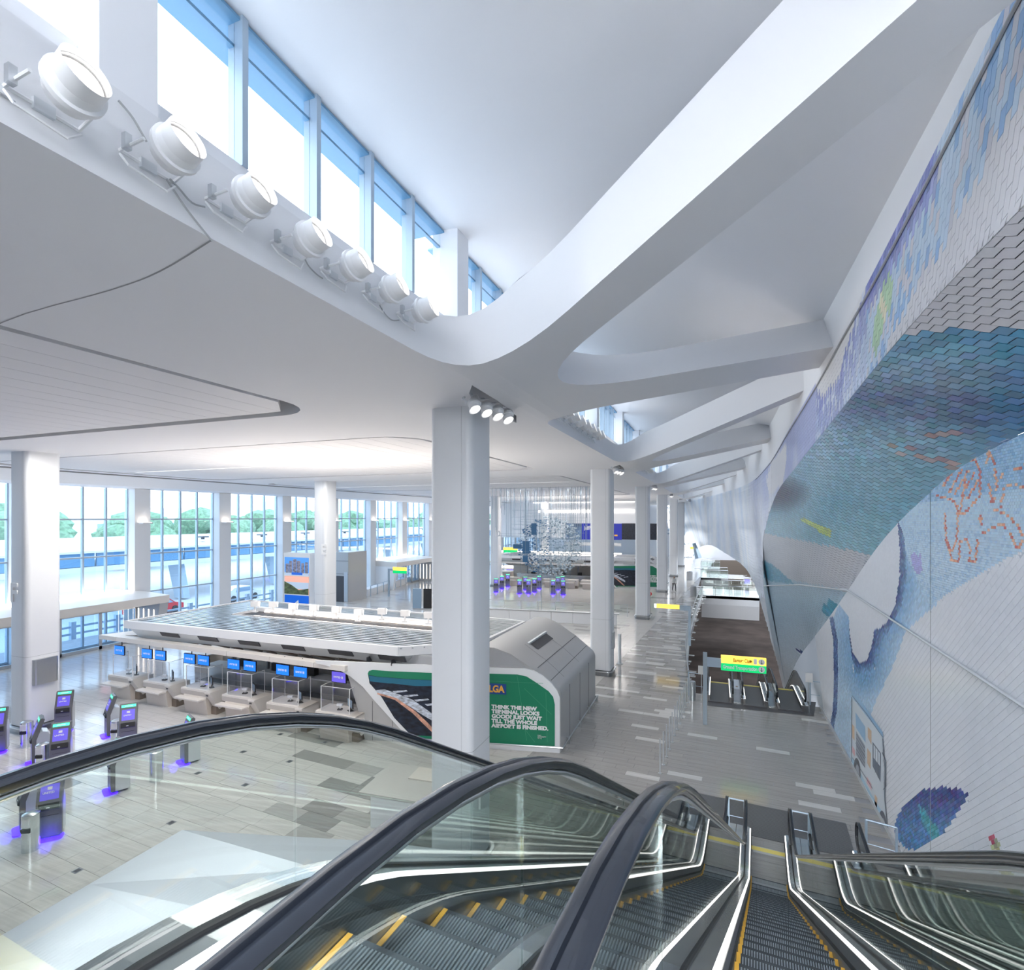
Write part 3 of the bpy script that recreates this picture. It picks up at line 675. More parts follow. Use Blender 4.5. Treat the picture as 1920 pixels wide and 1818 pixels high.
# bridges across the opening: slab, fascia, glass parapet with rail
def bridge(y0, y1, x0, x1, mm, label):
    t = empty('bridge', (0, 0, 0), 0, label, 'bridge', 'bridges over the escalator opening')
    MB().prism([(y0, -.02), (y0, -.95), (y0+.25, -2.45), (y1-.25, -2.45), (y1, -.95), (y1, -.02)], x0, x1, 'x').build('deck', mm, t)
    for yy in (y0+.05, y1-.05):
        n = max(3, int((x1-x0)/1.3)); st = (x1-x0)/n
        for i in range(n): MB().box(x0+i*st+.02, x0+(i+1)*st-.02, yy-.006, yy+.006, .08, 1.0).build('glass_panel', 'glass_green', t)
        for i in range(n+1): MB().box(x0+i*st-.015, x0+i*st+.015, yy-.03, yy+.03, -.02, 1.08).build('post', 'steel', t)
        MB().tube([(x0, yy, 1.1), (x1, yy, 1.1)], .03, 8).build('handrail', 'steel', t)
    return t
bridge(62, 68, -1.62, 4.15, 'white', 'nearest pale bridge with glass parapet behind the down escalators')
bridge(80, 85, -2.2, 1.4, 'grey_panel', 'grey sloping bridge beyond the nearest one')
bridge(95, 99, -2.6, .4, 'grey_panel', 'farthest bridge near the slanted end window')
# glass balustrade bowing along the left side of the opening
t = empty('opening_balustrade', (0, 0, 0), 0, 'long curved glass balustrade with white kerb along the left of the opening', 'railing')
ys = [27.3+i*2.86 for i in range(13)]
for a, b in zip(ys, ys[1:]):
    xa, xb = OPX0(a), OPX0(b)
    MB().add([(xa-.02, a+.02, .05), (xb-.02, b-.02, .05), (xb-.02, b-.02, 1.0), (xa-.02, a+.02, 1.0), (xa, a+.02, .05), (xb, b-.02, .05), (xb, b-.02, 1.0), (xa, a+.02, 1.0)], [(0, 1, 2, 3), (4, 7, 6, 5), (3, 2, 6, 7), (0, 4, 5, 1)]).build('glass_panel', 'glass_green', t)
pts = [(OPX0(y), y, 1.05) for y in ys]; MB().tube(pts, .03, 6).build('handrail', 'steel', t)
MB().tube([(OPX0(y)+.03, y, -.1) for y in ys], .1, 6, prof=[(-.03, -.35), (.09, -.35), (.09, .14), (-.03, .14)]).build('kerb', 'white', t)
# ================================================================== end wall with slanted window
YE = 119.0; LZ_ = -6.6
m = MB(); m.box(-42, -13.2, YE, YE+.2, 0, 11.5); m.add([(-13.2, YE, 0), WY(1262, 1045, YE), WY(1246, 1043, YE), WY(1246, 948, YE), WY(1272, 945, YE), (-9.0, YE, 11.3), (-13.2, YE, 11.3)], [(0, 1, 2, 3, 4, 5, 6)])
m = MB(); m.box(-42, -12.2, YE, YE+.2, 0, 11.5); m.box(-4.6, 9, YE, YE+.2, LZ_, 11); struct(m.build('wall_end', 'roof_white'))
we = struct(empty('window_90', (0, 0, 0)))
def q4(a, b, c, d): return [WY(*p, YE) for p in (a, b, c, d)]
MB().add(q4((1246, 1045), (1298, 1045), (1272, 945), (1246, 950)), [(0, 1, 2, 3)]).build('pane', 'glass', we)
m = MB()
for i in range(5):
    a = WY(1246+13*i-20, 950, YE-.1); b = WY(1246+13*i+6, 1045, YE-.1)
    if i > 0: m.tube([a, b], .07, 4)
for yy in (952, 975, 993, 1000, 1020, 1044): a = WY(1240, yy, YE-.1); b = WY(1272+(yy-950)*.28, yy, YE-.1); m.tube([a, b], .09 if yy not in (993, 1000) else .35, 4)
m.build('mullions', 'frame_blue', we)
m = MB(); m.add([WY(1240, 950, YE-.3), WY(1247, 950, YE-.3), WY(1263, 1046, YE-.3), WY(1240, 1046, YE-.3)], [(0, 1, 2, 3)]); struct(m.build('trim_90', 'roof_white'))
# ================================================================== glass facade on the left
FX = -38.5
PIER = [25.7-6.75*3+6.75*k for k in range(0, 18)]
fk = 0
for k, yp in enumerate(PIER):
    if yp > 117: break
    pt = struct(MB().box(FX-.3, FX+.75, yp-.55, yp+.55, 0, 10.5).build('trim_%d' % k, 'column_white'))
    if k % 1 == 0 and yp > 20:
        sc = empty('wall_washer', (FX+.75, yp-.0, 8.15), 0, 'white slotted uplight bracket on facade pier %s' % ['nearest the entrance', 'second from the entrance', 'third from the entrance', 'fourth from the entrance'][k-3] if 3 <= k <= 6 else 'white slotted uplight bracket on a distant facade pier, %s from the entrance' % ORD[k-3], 'wall lamp', 'uplight brackets on the facade piers')
        MB().box(-.05, .55, -.35, .35, -.08, .0).build('bracket', 'white', sc); MB().box(.0, .5, -.3, .3, 0, .03).build('light_strip', 'glow_warm', sc)
    a, b = yp+.55, yp+6.75-.55; st = (b-a)/4
    win = struct(empty('window_%d' % (40+k), (0, 0, 0)))
    for j in range(0, 5): MB().box(FX-.14, FX+.06, a+j*st-.05, a+j*st+.05, 0, 10.5).build('mullion', 'frame_blue', win)
    zz = [0, 3.15, 5.88, 8.38, 10.5]
    for z in zz[1:4]: MB().box(FX-.1, FX+.03, a, b, z-.05, z+.05).build('transom', 'frame_blue', win)
    MB().box(FX-.1, FX+.03, a, b, 0, .12).build('sill', 'frame_blue', win)
    for j in range(4):
        for z0, z1 in zip(zz, zz[1:]):
            MB().box(FX-.03, FX-.02, a+j*st+.05, a+(j+1)*st-.05, z0+.06, z1-.06).build('pane', 'glass_blue', win)
# ================================================================== columns
def superrect(a, b, r, n=5):
    return rrect(-a, a, -b, b, r, n)
def make_column(x, y, label, group):
    t = empty('column', (x, y, 0), 0, label, 'column', group)
    MB().prism(superrect(.555, .60, .17, 6), .30, 11.12, 'z').build('shaft', 'column_white', t, smooth=40)
    MB().prism(superrect(.60, .64, .2, 6), 0, .28, 'z').build('base', 'steel_dark', t, smooth=40)
    MB().prism(superrect(.68, .72, .30, 6), .22, .27, 'z').build('bumper_rail', 'steel', t, smooth=40)
    MB().box(.30, .305, -.602, -.6, .3, 11.1).box(-.565, -.56, -.3, -.295, .3, 11.1).build('panel_seam', 'joint', t)
    m = MB(); m.prism(superrect(.558, .603, .172, 6), 3.02, 3.03, 'z'); m.build('ring_joint', 'grey', t)
    return t
cols = []
names = ['front white rounded column standing before the check-in island', 'second white column behind the island, right of centre', 'third white column in the row beside the opening', 'fourth white column in the row beside the opening', 'fifth white column, far down the row', 'sixth white column, farthest of the row']
for k in range(6):
    cols.append(make_column(-5.88, 11.8+17*k+.25*(k > 0), names[k], 'white columns of the right row'))
names = ['large white column at the left edge with letter F', 'white column with letter E beside the advertising panel', 'white column of the left row hidden behind the front column', 'white column with letter D behind the hanging glass sculpture', 'distant white column of the left row', 'farthest white column of the left row']
lets = ['F', 'E', None, 'D', None, None]
for k in range(6):
    y = 13.2+17*k+(1.0 if k == 1 else 0); x = -25.7-(.8 if k == 1 else 0)
    if k == 3: y = 61; x = -25.6
    c = make_column(x, y, names[k], 'white columns of the left row'); cols.append(c)
    if lets[k]: text('letter_sign', lets[k], 1.0, 'text_white', c, facing((.12 if k else -.45, -.615, 6.2 if k == 3 else (5.9 if k == 1 else 5.2)), (1, 0, 0)), bold=.03, depth=.02)
MB().prism(superrect(.10, .42, .08, 3), 1.9, 2.9, 'z').build('call_box', 'steel', cols[6]).location = (.62, -.0, 0)
MB().box(.57, .62, -.22, -.02, 1.55, 1.95).build('call_box', 'white', cols[0])
MB().prism(superrect(.06, .25, .05, 3), 1.4, 2.3, 'z').build('call_box', 'steel', cols[1]).location = (.60, .0, 0)
# ================================================================== outside: roadway, canopy bridge, trees, far blocks
ex = struct(empty('ground_outside', (0, 0, 0)))
MB().box(-140, FX-.35, -60, 260, -.6, -.15).build('road', 'road', ex)
cnp = empty('roadway_canopy', (-56, 0, 0), 0, 'long white roof canopy with blue glazed fascia above the roadway outside', 'canopy')
MB().prism([(-9, 6.3), (3.5, 5.5), (3.5, 5.3), (-9, 5.9)], 5, 180, 'y').build('roof', 'canopy_white', cnp)
for i in range(40):
    MB().box(3.0, 3.2, 6+i*4.3, 6+i*4.3+4.1, 4.1, 5.3).build('fascia_panel', 'canopy_blue', cnp)
MB().box(-6, 3.4, 5, 180, 3.6, 4.05).build('beam', 'canopy_white', cnp)
for i in range(12):
    MB().prism([(2.2, 0), (3.6, 0), (2.6, 4.0), (1.0, 4.0)], 14+i*13, 14.7+i*13, 'y').build('leg', 'frame_blue', cnp)
for i in range(12):
    t = empty('roof_vent', (-55-.4*(i % 2), 20+i*8.2, 5.75), 0, 'small dark ventilator standing on the canopy roof outside', 'vent', 'ventilators on the canopy roof')
    t['label'] = 'small dark ventilator on the canopy roof outside, %s from the left' % ORD[i]
    MB().box(-.35, .35, -.35, .35, 0, .25).build('curb', 'white', t); MB().box(-.45, .45, -.45, .45, .45, .6).build('hood', 'dark', t); MB().cyl(0, 0, .2, .5, .2, 8).build('neck', 'dark', t)
def blob(m, c, r, seed, n=7):
    q = random.Random(seed)
    for i in range(n):
        o = Vector((q.uniform(-1, 1), q.uniform(-1, 1), q.uniform(-.6, .8)))*r*.6; rr = r*q.uniform(.35, .6)
        b = bmesh.new(); bmesh.ops.create_icosphere(b, subdivisions=2, radius=rr)
        for v in b.verts: v.co *= 1+q.uniform(-.16, .16)
        b.verts.index_update(); m.add([tuple(v.co+o+Vector(c)) for v in b.verts], [tuple(v.index for v in f.verts) for f in b.faces]); b.free()
protos = []
for s in range(3):
    t = empty('tree', (0, 0, 0), 0, '', 'tree', 'leafy trees beyond the roadway'); t['label'] = 'leafy green tree in the belt beyond the roadway canopy'
    m = MB(); blob(m, (0, 0, 6.5), 4.2, s, 12); m.build('crown', 'leaf', t); MB().cyl(0, 0, 0, 5, .3, 7, .2).build('trunk', 'wood', t); protos.append(t)
rt = random.Random(9); first = True
for i in range(30):
    y = 12+i*8.4+rt.uniform(-.8, .8); x = -92-rt.uniform(0, 2)-(15 if i % 2 else 0)
    if i < 3: o = protos[i]; o.location = (x, y, -1.5)
    else: o = copy_tree(protos[i % 3], None, (x, y, -1.5))
    o['label'] = 'leafy green tree beyond the roadway canopy, %s from the left' % ORD[i]; o.rotation_euler = (0, 0, rt.random()*6); s = rt.uniform(.85, 1.15); o.scale = (s*1.4, s*1.4, s)
for i, (x, y, wd, h) in enumerate(((-135, 40, 24, 8), (-142, 96, 30, 11), (-140, 150, 26, 14))):
    t = empty('building', (x, y, 0), 0, ['low white parking building beyond the trees at far left', 'pale block rising beyond the trees', 'taller pale block beyond the far trees'][i], 'building')
    MB().box(-6, 6, -wd/2, wd/2, -1, h).build('walls', 'canopy_white', t)
    for f in range(3): MB().box(6.0, 6.1, -wd/2+1, wd/2-1, 1+f*2.4, 2.2+f*2.4).build('window', 'window_far', t)
rc = random.Random(2)
cc = [('red', 'small red car on the road outside the facade'), ('white', 'white car on the road outside the facade'), ('grey', 'grey car on the road outside the facade'), ('dark', 'dark car on the road outside the facade')]
for i in range(4):
    t = empty('car', (-47, 33+i*9, -.15), math.pi/2, cc[i][1], 'car')
    MB().prism([(-2.2, .3), (2.2, .3), (2.2, .8), (1.4, .95), (.7, 1.45), (-1.2, 1.45), (-1.9, .95), (-2.2, .9)], -.85, .85, 'y').build('body', cc[i][0], t)
    MB().prism([(-1.05, .97), (1.2, .97), (.65, 1.38), (-.95, 1.38)], -.87, .87, 'y').build('window', 'window_far', t)
    for a in (-1.35, 1.35):
        for b in (-.9, .7):
            m = MB(); m.M = Matrix.Translation((a, b+.1, .33)) @ Matrix.Rotation(math.pi/2, 4, 'X'); m.cyl(0, 0, -.1, .1, .33, 12); m.build('wheel', 'black', t)
t = empty('guard_rail', (-42.5, 0, -.15), 0, 'low grey post and rail barrier outside the lower windows', 'railing')
for i in range(20): MB().box(-.15, .15, 24+i*3-.15, 24+i*3+.15, 0, 1.3).build('post', 'frame_blue', t)
MB().box(-.04, .04, 22, 82, .85, 1.0).box(-.04, .04, 22, 82, .35, .5).build('rail', 'frame_blue', t)
# ================================================================== escalators
TAN = .5763
def zline(v, zt, zb, vk, w1=.8, w2=.7):
    vb = vk+(zt-zb)/TAN
    def ramp(d, w):                     # smoothed max(0, d)
        return 0 if d < -w else d if d > w else (d+w)**2/(4*w)
    return zt-TAN*ramp(v-vk, w1)+TAN*ramp(v-vb, w2)
RAILP = [(-.040, -.014), (-.036, .004), (-.024, .015), (0, .019), (.024, .015), (.036, .004), (.040, -.014), (.030, -.020), (.012, -.022), (.008, -.012), (-.008, -.012), (-.012, -.022), (-.030, -.020)]
RR = .30
def rail_path(zt, zb, vk, v0, v1, step=.22):
    P = []
    z = zline(v0, zt, zb, vk)
    for i in range(11):                 # upper newel
        a = math.pi*i/10; P.append((v0-RR*math.sin(a), z-RR-RR*math.cos(a)))
    P = [(v0+.5, z-2*RR)]+P
    n = int((v1-v0)/step)
    for i in range(1, n): v = v0+(v1-v0)*i/n; P.append((v, zline(v, zt, zb, vk)))
    z = zline(v1, zt, zb, vk)
    for i in range(11):
        a = math.pi*i/10; P.append((v1+RR*math.sin(a), z-RR+RR*math.cos(a)))
    P.append((v1-.5, z-2*RR)); return P
def sheet(m, u, va, vb, f0, f1, th=.012, n=None, mi=0):      # upright sheet following two height curves
    n = n or max(1, int((vb-va)/.2)); A = []
    for i in range(n+1):
        v = va+(vb-va)*i/n; A.append((v, f0(v), f1(v)))
    vs = []
    for v, a, b in A: vs += [(u-th/2, v, a), (u+th/2, v, a), (u+th/2, v, b), (u-th/2, v, b)]
    fs = []
    for i in range(n):
        k = 4*i
        for j in range(4): fs.append((k+j, k+(j+1) % 4, k+4+(j+1) % 4, k+4+j))
    fs += [(3, 2, 1, 0), (4*n, 4*n+1, 4*n+2, 4*n+3)]; m.add(vs, fs, mi)
def ribbon(m, ua, ub, va, vb, f, th=.02, n=None, mi=0):      # flat strip following a height curve
    n = n or max(1, int((vb-va)/.2)); vs = []
    for i in range(n+1):
        v = va+(vb-va)*i/n; z = f(v); vs += [(ua, v, z), (ub, v, z), (ub, v, z-th), (ua, v, z-th)]
    fs = []
    for i in range(n):
        k = 4*i
        for j in range(4): fs.append((k+j, k+4+j, k+4+(j+1) % 4, k+(j+1) % 4))
    fs += [(0, 1, 2, 3), (4*n+3, 4*n+2, 4*n+1, 4*n)]; m.add(vs, fs, mi)
def step_mesh(wd):
    m = MB(); h = wd/2
    m.box(-h, h, 0, .40, -.04, -.012, 1); m.box(-h, h, .385, .395, -.23, -.02, 1)
    n = int(wd/.019); st = wd/n
    for i in range(n): m.add([(-h+i*st, 0, 0), (-h+i*st+st*.5, 0, 0), (-h+i*st+st*.5, .40, 0), (-h+i*st, .40, 0), (-h+i*st, 0, -.012), (-h+i*st+st*.5, 0, -.012), (-h+i*st+st*.5, .40, -.012), (-h+i*st, .40, -.012)], [(0, 1, 2, 3), (0, 3, 7, 4), (1, 5, 6, 2), (3, 2, 6, 7)], 0)
    for s in (-1, 1): m.box(min(s*h, s*(h-.028)), max(s*h, s*(h-.028)), .02, .40, -.01, .004, 2)
    m.box(-h, h, .375, .40, -.012, .0015, 1)
    o = m.build('step', ['step', 'step_dark', 'yellow']); me = o.data; bpy.data.objects.remove(o); return me
STEPM = {}
def balustrade(t, u, s, zt, zb, vk, v0, v1, drop, outer, pane=1.6, led=True):
    """u: glass plane, s: +1 when the steps lie on the +u side"""
    zr = lambda v: zline(v, zt, zb, vk); dk = lambda v: zr(v)-drop
    MB().tube([(u, a, b) for a, b in rail_path(zt, zb, vk, v0, v1)], 1, prof=RAILP).build('handrail', 'rubber', t, smooth=50)
    MB().tube([(u, a, b-.03) for a, b in rail_path(zt, zb, vk, v0, v1)[8:-8]], .012, 6).build('rail_guide', 'steel', t, smooth=True)
    n = max(2, int(round((v1-v0)/pane))); st = (v1-v0)/n
    for i in range(n):
        m = MB(); sheet(m, u, v0+i*st+.004, v0+(i+1)*st-.004, lambda v: dk(v)-.02, lambda v: zr(v)-.022); m.build('glass_panel', 'glass_green', t)
    for va, sg in ((v0, -1), (v1, 1)):              # rounded glass ends
        z = zr(va); P = [(va+sg*(RR-.02)*math.sin(math.pi*k/8), z-RR+(RR-.02)*math.cos(math.pi*k/8)) for k in range(9)]+[(va, z-drop)]
        MB().prism(P, u-.006, u+.006, 'x').build('glass_end', 'glass_green', t)
    a, b = v0-.15, v1+.12
    m = MB(); ribbon(m, u-.018, u+.018, a, b, lambda v: dk(v)+.012, .03); m.build('gasket', 'black', t)
    m = MB(); lo, hi = sorted((u+s*.018, u+s*.10)); ribbon(m, lo, hi, a, b, dk, .03); m.build('inner_deck', 'deck_steel', t)
    m = MB(); lo, hi = sorted((u+s*.10, u+s*.125))
    if led: ribbon(m, lo, hi, a+.1, b-.05, lambda v: dk(v)-.004, .035); m.build('light_strip', 'glow_white', t)
    else: ribbon(m, lo, hi, a+.1, b-.05, lambda v: dk(v)-.004, .035); m.build('trim_strip', 'steel_dark', t)
    m = MB(); ribbon(m, *sorted((u-s*.018, u-s*outer)), a, b, dk, .03); m.build('outer_deck', 'deck_steel', t)
    m = MB(); sheet(m, u+s*.128, a, b, lambda v: dk(v)-.42, lambda v: dk(v)-.02, .006); m.build('skirt', 'steel_dark', t)
    m = MB(); sheet(m, u+s*.135, a, b, lambda v: dk(v)-.16, lambda v: dk(v)-.125, .014); m.build('skirt_brush', 'black', t)
def escalator(name, label, group, u0, u1, origin, ang, zt, zb, vk, v0, v1, drop=.72, oL=.16, oR=.16, comb0=.5, comb1=1.5, ledR=True):
    """zt/zb: handrail heights at the ends, v measured forward and down"""
    t = empty('escalator', origin, -ang, label, 'escalator', group)
    t['base'] = 0
    balustrade(t, u0, 1, zt, zb, vk, v0, v1, drop, oL); balustrade(t, u1, -1, zt, zb, vk, v0, v1, drop, oR, led=ledR)
    wd = (u1-u0)-.27; uc = (u0+u1)/2; key = round(wd, 3)
    if key not in STEPM: STEPM[key] = step_mesh(wd)
    vb = vk+(zt-zb)/TAN; va, vz = vk-comb0, vb+comb1
    zn = lambda v: zline(v, zt, zb, vk, .75, .75)-.94
    k = 0; v = va
    while v < vz-.3:
        o = bpy.data.objects.new('step', STEPM[key]); COL.objects.link(o); o.parent = t; o.location = (uc, v, zn(v+.40)); v += .4; k += 1
    for vv0, vv1 in ((v0-.35, va), (vz, v1+.9)):
        z = zn(vv0 if vv0 < vk else vv1)
        m = MB(); m.box(uc-wd/2-.1, uc+wd/2+.1, vv0, vv1, z-.06, z+.004, 0)
        q = int((vv1-vv0)/.055)
        for i in range(q): m.box(uc-wd/2, uc+wd/2, vv0+i*.055, vv0+i*.055+.03, z+.004, z+.009, 1)
        m.build('landing_plate', ['plate_dark', 'plate_rib'], t)
    for vv, s in ((va, -1), (vz, 1)):
        z = zn(vv if s > 0 else vv-1)
        MB().box(uc-wd/2, uc+wd/2, min(vv, vv+s*.17), max(vv, vv+s*.17), z-.01, z+.022).build('comb', 'yellow_lit', t)  # glow of the comb lights is put into this brighter yellow
    m = MB(); sheet(m, (u0+u1)/2, va, vz+.3, lambda v: zn(v)-1.15, lambda v: zn(v)-.35, (u1-u0)+.2); m.build('truss', 'white', t)
    return t
UO = Vector((0, 0, 0)); G = 'escalators up to the gallery'
RZ = 8.5-.70
e1 = escalator('e', 'left escalator of the foreground trio, beside the pale sloped cladding', G, -1.79, -.735, UO, PHI, RZ, .92, 1.556, -1.4, 15.55, oL=.17, oR=.225, ledR=False)
e2 = escalator('e', 'middle escalator of the foreground trio, its dark steps running straight down', G, -.270, .783, UO, PHI, RZ, .92, 1.556, -1.4, 15.55, oL=.225, oR=.225)
e3 = escalator('e', 'right escalator of the foreground trio, nearest the mosaic wall', G, 1.244, 2.29, UO, PHI, RZ, .92, 1.556, -1.4, 15.55, oL=.225, oR=.17)
for s, (a, b, lab) in enumerate(((-2.05, -.74, 0), (-.5, .8, 0), (1.0, 2.5, 0))): pass
G2 = 'escalators down to the lower hall'
for k, (a, b) in enumerate(((-.45, .66), (1.07, 2.10), (2.47, 3.58))):
    escalator('e', ['left down escalator behind the green and yellow sign, at the floor opening', 'middle down escalator at the floor opening', 'right down escalator at the floor opening, against the mosaic wall'][k], G2, a, b, Vector((0, 0, 0)), 0, 1.0, LZ+.95, 29.8, 26.55, 43.6, drop=.72, oL=.2 if k == 0 else .04, oR=.15 if k == 2 else .04)
# stop boxes between the newels
for k, x in enumerate((.86, 2.28)):
    t = empty('newel_cabinet', (x, 26.7, 0), 0, 'stainless cabinet between %s pair of down-escalator newels' % ['the left', 'the right'][k], 'cabinet', 'cabinets between the down escalators')
    MB().prism([(-.25, 0), (1.7, 0), (1.7, .55), (.3, .5), (-.25, .06)], -.14 if k else -.155, .14 if k else .155, 'x').build('body', 'deck_steel', t)
    MB().box(-.05, .05, .62, .70, .50, .53).build('key_switch', 'bronze', t)
# cladding beside the left escalator
DK = lambda v: zline(v, RZ, .92, 1.556)-.75
A = [UV(-1.97, v, DK(v)-.01) for v in (-2.5, -.5, .6, 1.4, 2.0, 2.8, 4.0, 6.0, 9.0, 14.5)]
E_ = [Vector((-5.6, y, 5.0)) for y in (-3, 0, 2, 3.3, 4.25)]
Gp = [Vector((-5.6, 4.25, 5.0)), Vector((-3.42, 4.86, 5.0)), WZ(1000, 1612, 4.2), UV(-1.99, 9.0, 1.3), UV(-1.99, 14.5, .1)]
m = MB()
for i in range(4): m.quad(E_[i], E_[i+1], A[i+1], A[i], 0)
m.quad(E_[4], Gp[1], A[5], A[4]); m.quad(Gp[1], Gp[2], A[6], A[5]); m.quad(Gp[2], Gp[3], A[8], A[7]); m.add([Gp[2], A[7], A[6]], [(0, 1, 2)]); m.quad(Gp[3], Gp[4], A[9], A[8])
dn = Vector((0, 0, -.9))
for a, b in zip(E_+Gp[1:3], E_[1:]+Gp[1:3]): m.quad(a, b, b+dn, a+dn)
c = m.build('escalator_cladding', 'white'); tag(c, 'large pale faceted cladding sloping out beside the left escalator', 'cladding')
# upper gallery floor behind the camera
m = MB(); m.box(-5.6, 4.3, -6, .9, 6.3, 6.84); struct(m.build('floor', 'tile_floor'))

t = empty('floor_plate', (0, 0, 0), -PHI, 'dark ribbed metal landing plate across the feet of the three escalators', 'floor plate')
MB().box(-1.75, 2.25, 15.62, 17.35, .0, .008).build('base', 'plate_dark', t)
m = MB()
for i in range(34): m.box(-1.75, 2.25, 15.64+i*.05, 15.67+i*.05, .008, .012)
o = m.build('ribs', 'plate_rib', t); o['kind'] = 'stuff'
# ================================================================== check-in island (local frame: x along the island, y away from the viewer)
def island(loc, rz, label):
    t = empty('checkin_island', loc, rz, label, 'kiosk', 'check-in islands')
    ZR = 3.62; RF_ = Matrix.Rotation(.218, 4, 'Z')
    # roof deck with rows of narrow metal slats round a long light well
    MB().prism([(-20.7, -1.65), (-5.9, -1.40), (-3.35, .45), (-3.15, 4.95), (-4.2, 5.2), (-20.4, 5.2)], ZR-.28, ZR-.10, 'z').build('roof_deck', 'dark', t)
    wx0, wx1, wy0, wy1 = -17.6, -6.0, 1.55, 3.05
    edge = [(-20.7, -1.65), (-5.9, -1.40), (-3.35, .45), (-3.15, 4.95), (-4.2, 5.2), (-20.4, 5.2), (-20.7, -1.65)]
    for (xa, ya), (xb, yb) in zip(edge, edge[1:]):
        d = Vector((xb-xa, yb-ya, 0)).normalized(); q = Vector((-d.y, d.x, 0))*.07
        m = MB(); A, B = Vector((xa, ya, 0))-d*.05, Vector((xb, yb, 0))+d*.05
        hh = .34 if ya < 2 and yb < 2 else .16
        m.prism([(A.x+q.x, A.y+q.y), (B.x+q.x, B.y+q.y), (B.x-q.x, B.y-q.y), (A.x-q.x, A.y-q.y)], ZR+.03-hh, ZR+.03, 'z'); m.build('roof_edge', 'white', t)
    n = 25
    for i in range(n):
        y = -1.42+6.55*i/n; xl = -20.6; xr = -5.7+(y+1.4)*1.3 if y < .5 else -3.3
        for a, b in (((xl, xr),) if not (wy0-.10 < y < wy1) else ((xl, wx0), (wx1, xr))):
            MB().box(a, b, y, y+.155, ZR-.05, ZR-.01).build('slat', 'slat_steel', t)
    well = MB()
    well.box(wx0, wx1, wy0-.03, wy0, ZR-.3, ZR+.02).box(wx0, wx1, wy1, wy1+.25, ZR-.3, ZR+.10).box(wx0, wx0+.03, wy0, wy1, ZR-.3, ZR+.02).box(wx1, wx1+.03, wy0, wy1, ZR-.3, ZR+.02).box(wx0, wx1, wy0, wy1, ZR-.3, ZR-.26)
    well.build('light_well', 'white', t)
    MB().box(wx0+1.2, wx1-.1, wy0+.05, wy0+.25, ZR-.06, ZR-.03).build('strip_light', 'glow_warm', t); MB().box(wx0+.6, wx1-.1, wy1-.06, wy1-.0, ZR-.16, ZR-.06).build('strip_light', 'glow_warm', t)
    # upper fascia with vent grilles
    fa = MB(); fa.add([(-20.6, -1.60, ZR-.3), (-5.9, -1.34, ZR-.3), (-5.9, -1.05, ZR-.72), (-20.3, -1.25, ZR-.82), (-20.6, -.2, ZR-.3), (-5.9, 0, ZR-.3), (-5.9, 0, ZR-.72), (-20.3, -.2, ZR-.82)], [(3, 2, 1, 0), (4, 5, 6, 7), (0, 1, 5, 4), (7, 6, 2, 3), (0, 4, 7, 3), (1, 2, 6, 5)])
    fa.add([(-5.9, -1.34, ZR-.3), (-3.35, .40, ZR-.3), (-3.5, .2, ZR-.66), (-5.9, -1.05, ZR-.72)], [(3, 2, 1, 0)]); fa = fa.build('upper_fascia', 'alu', t)
    for i in range(6):
        gx = -18.6+i*2.35; yf = lerp(-1.56, -1.32, (gx+20.6)/14.7)
        g = MB().prism([(yf-.0, ZR-.38), (yf+.13, ZR-.58), (yf+.23, ZR-.58), (yf+.1, ZR-.38)], gx, gx+1.15, 'x').build('vent_grille', 'dark', fa)
    for gx in (-7.3, -6.2): MB().box(gx, gx+.02, -1.42, -1.1, ZR-.72, ZR-.5).build('panel_joint', 'dark', t)
    # canopy ledge in segments, pointed at the far end
    xs = [-21.3, -18.9, -16.5, -14.1, -11.7, -9.4, -7.9]
    for i, (a, b) in enumerate(zip(xs, xs[1:])):
        ya, yb = lerp(-1.72, -1.93, (a+21)/14), lerp(-1.72, -1.93, (b+21)/14)
        MB().prism([(a, ya), (b-.02, yb), (b-.02, yb+.42), (a, ya+.42)], 2.64, 2.84, 'z').build('ledge', 'beige_light', t)
    MB().prism([(-22.55, -1.7), (-21.32, -1.72), (-21.32, -1.25), (-20.4, -.9), (-21.9, -.3)], 2.64, 2.84, 'z').build('ledge_tip', 'beige_light', t)
    # angled soffit, forked struts, back counter with conveyor
    MB().add([(-20.0, -1.2, 2.80), (-8.4, -1.0, 2.9), (-8.0, .6, 2.35), (-20.0, .6, 2.2), (-20, .62, 2.2), (-8, .62, 2.35)], [(0, 1, 2, 3), (3, 2, 5, 4)]).build('soffit', 'taupe', t)
    for i in range(6):
        x = -19.0+i*2.0
        m = MB(); m.tube([(x, -.95, 2.82), (x, -.2, 2.45)], .05, 4); m.tube([(x-.8, .2, 2.3), (x, -.2, 2.45)], .05, 4); m.tube([(x+.6, -.95, 2.84), (x+1.1, -.1, 2.45)], .05, 4); m.build('strut', 'bronze', t)
    MB().box(-18.9, -8.0, 1.2, 1.4, 0.42, 1.02).build('back_wall', 'steel', t); MB().box(-18.9, -8.0, .6, 1.2, 0.02, .40).build('conveyor', 'dark', t)
    MB().box(-18.9, -8.0, .5, .6, 0, .42).build('kick_plate', 'beige', t); MB().box(-18.9, -8.0, 1.1, 1.9, 1.02, 1.08).build('counter_top', 'white', t)
    MB().box(-21.6, -20.6, 2.6, 4.6, 0, 1.0).build('return_counter', 'beige', t); MB().box(-22.1, -20.4, 2.4, 4.8, 1.0, 1.06).build('counter_top', 'beige_light', t)
    MB().box(-20.2, -8.0, 3.2, 3.3, 0, 3.3).build('core_wall', 'beige', t)
    for i in range(5): MB().tube([(-17.6+2.3*i, 1.6, 1.0), (-17.6+2.3*i, 1.6, 3.3)], .08, 6).build('post', 'steel_dark', t)
    for i in range(5): MB().box(-17+2.1*i, -16.5+2.1*i, 1.4, 1.7, 1.08, 1.45).build('terminal', 'black', t)
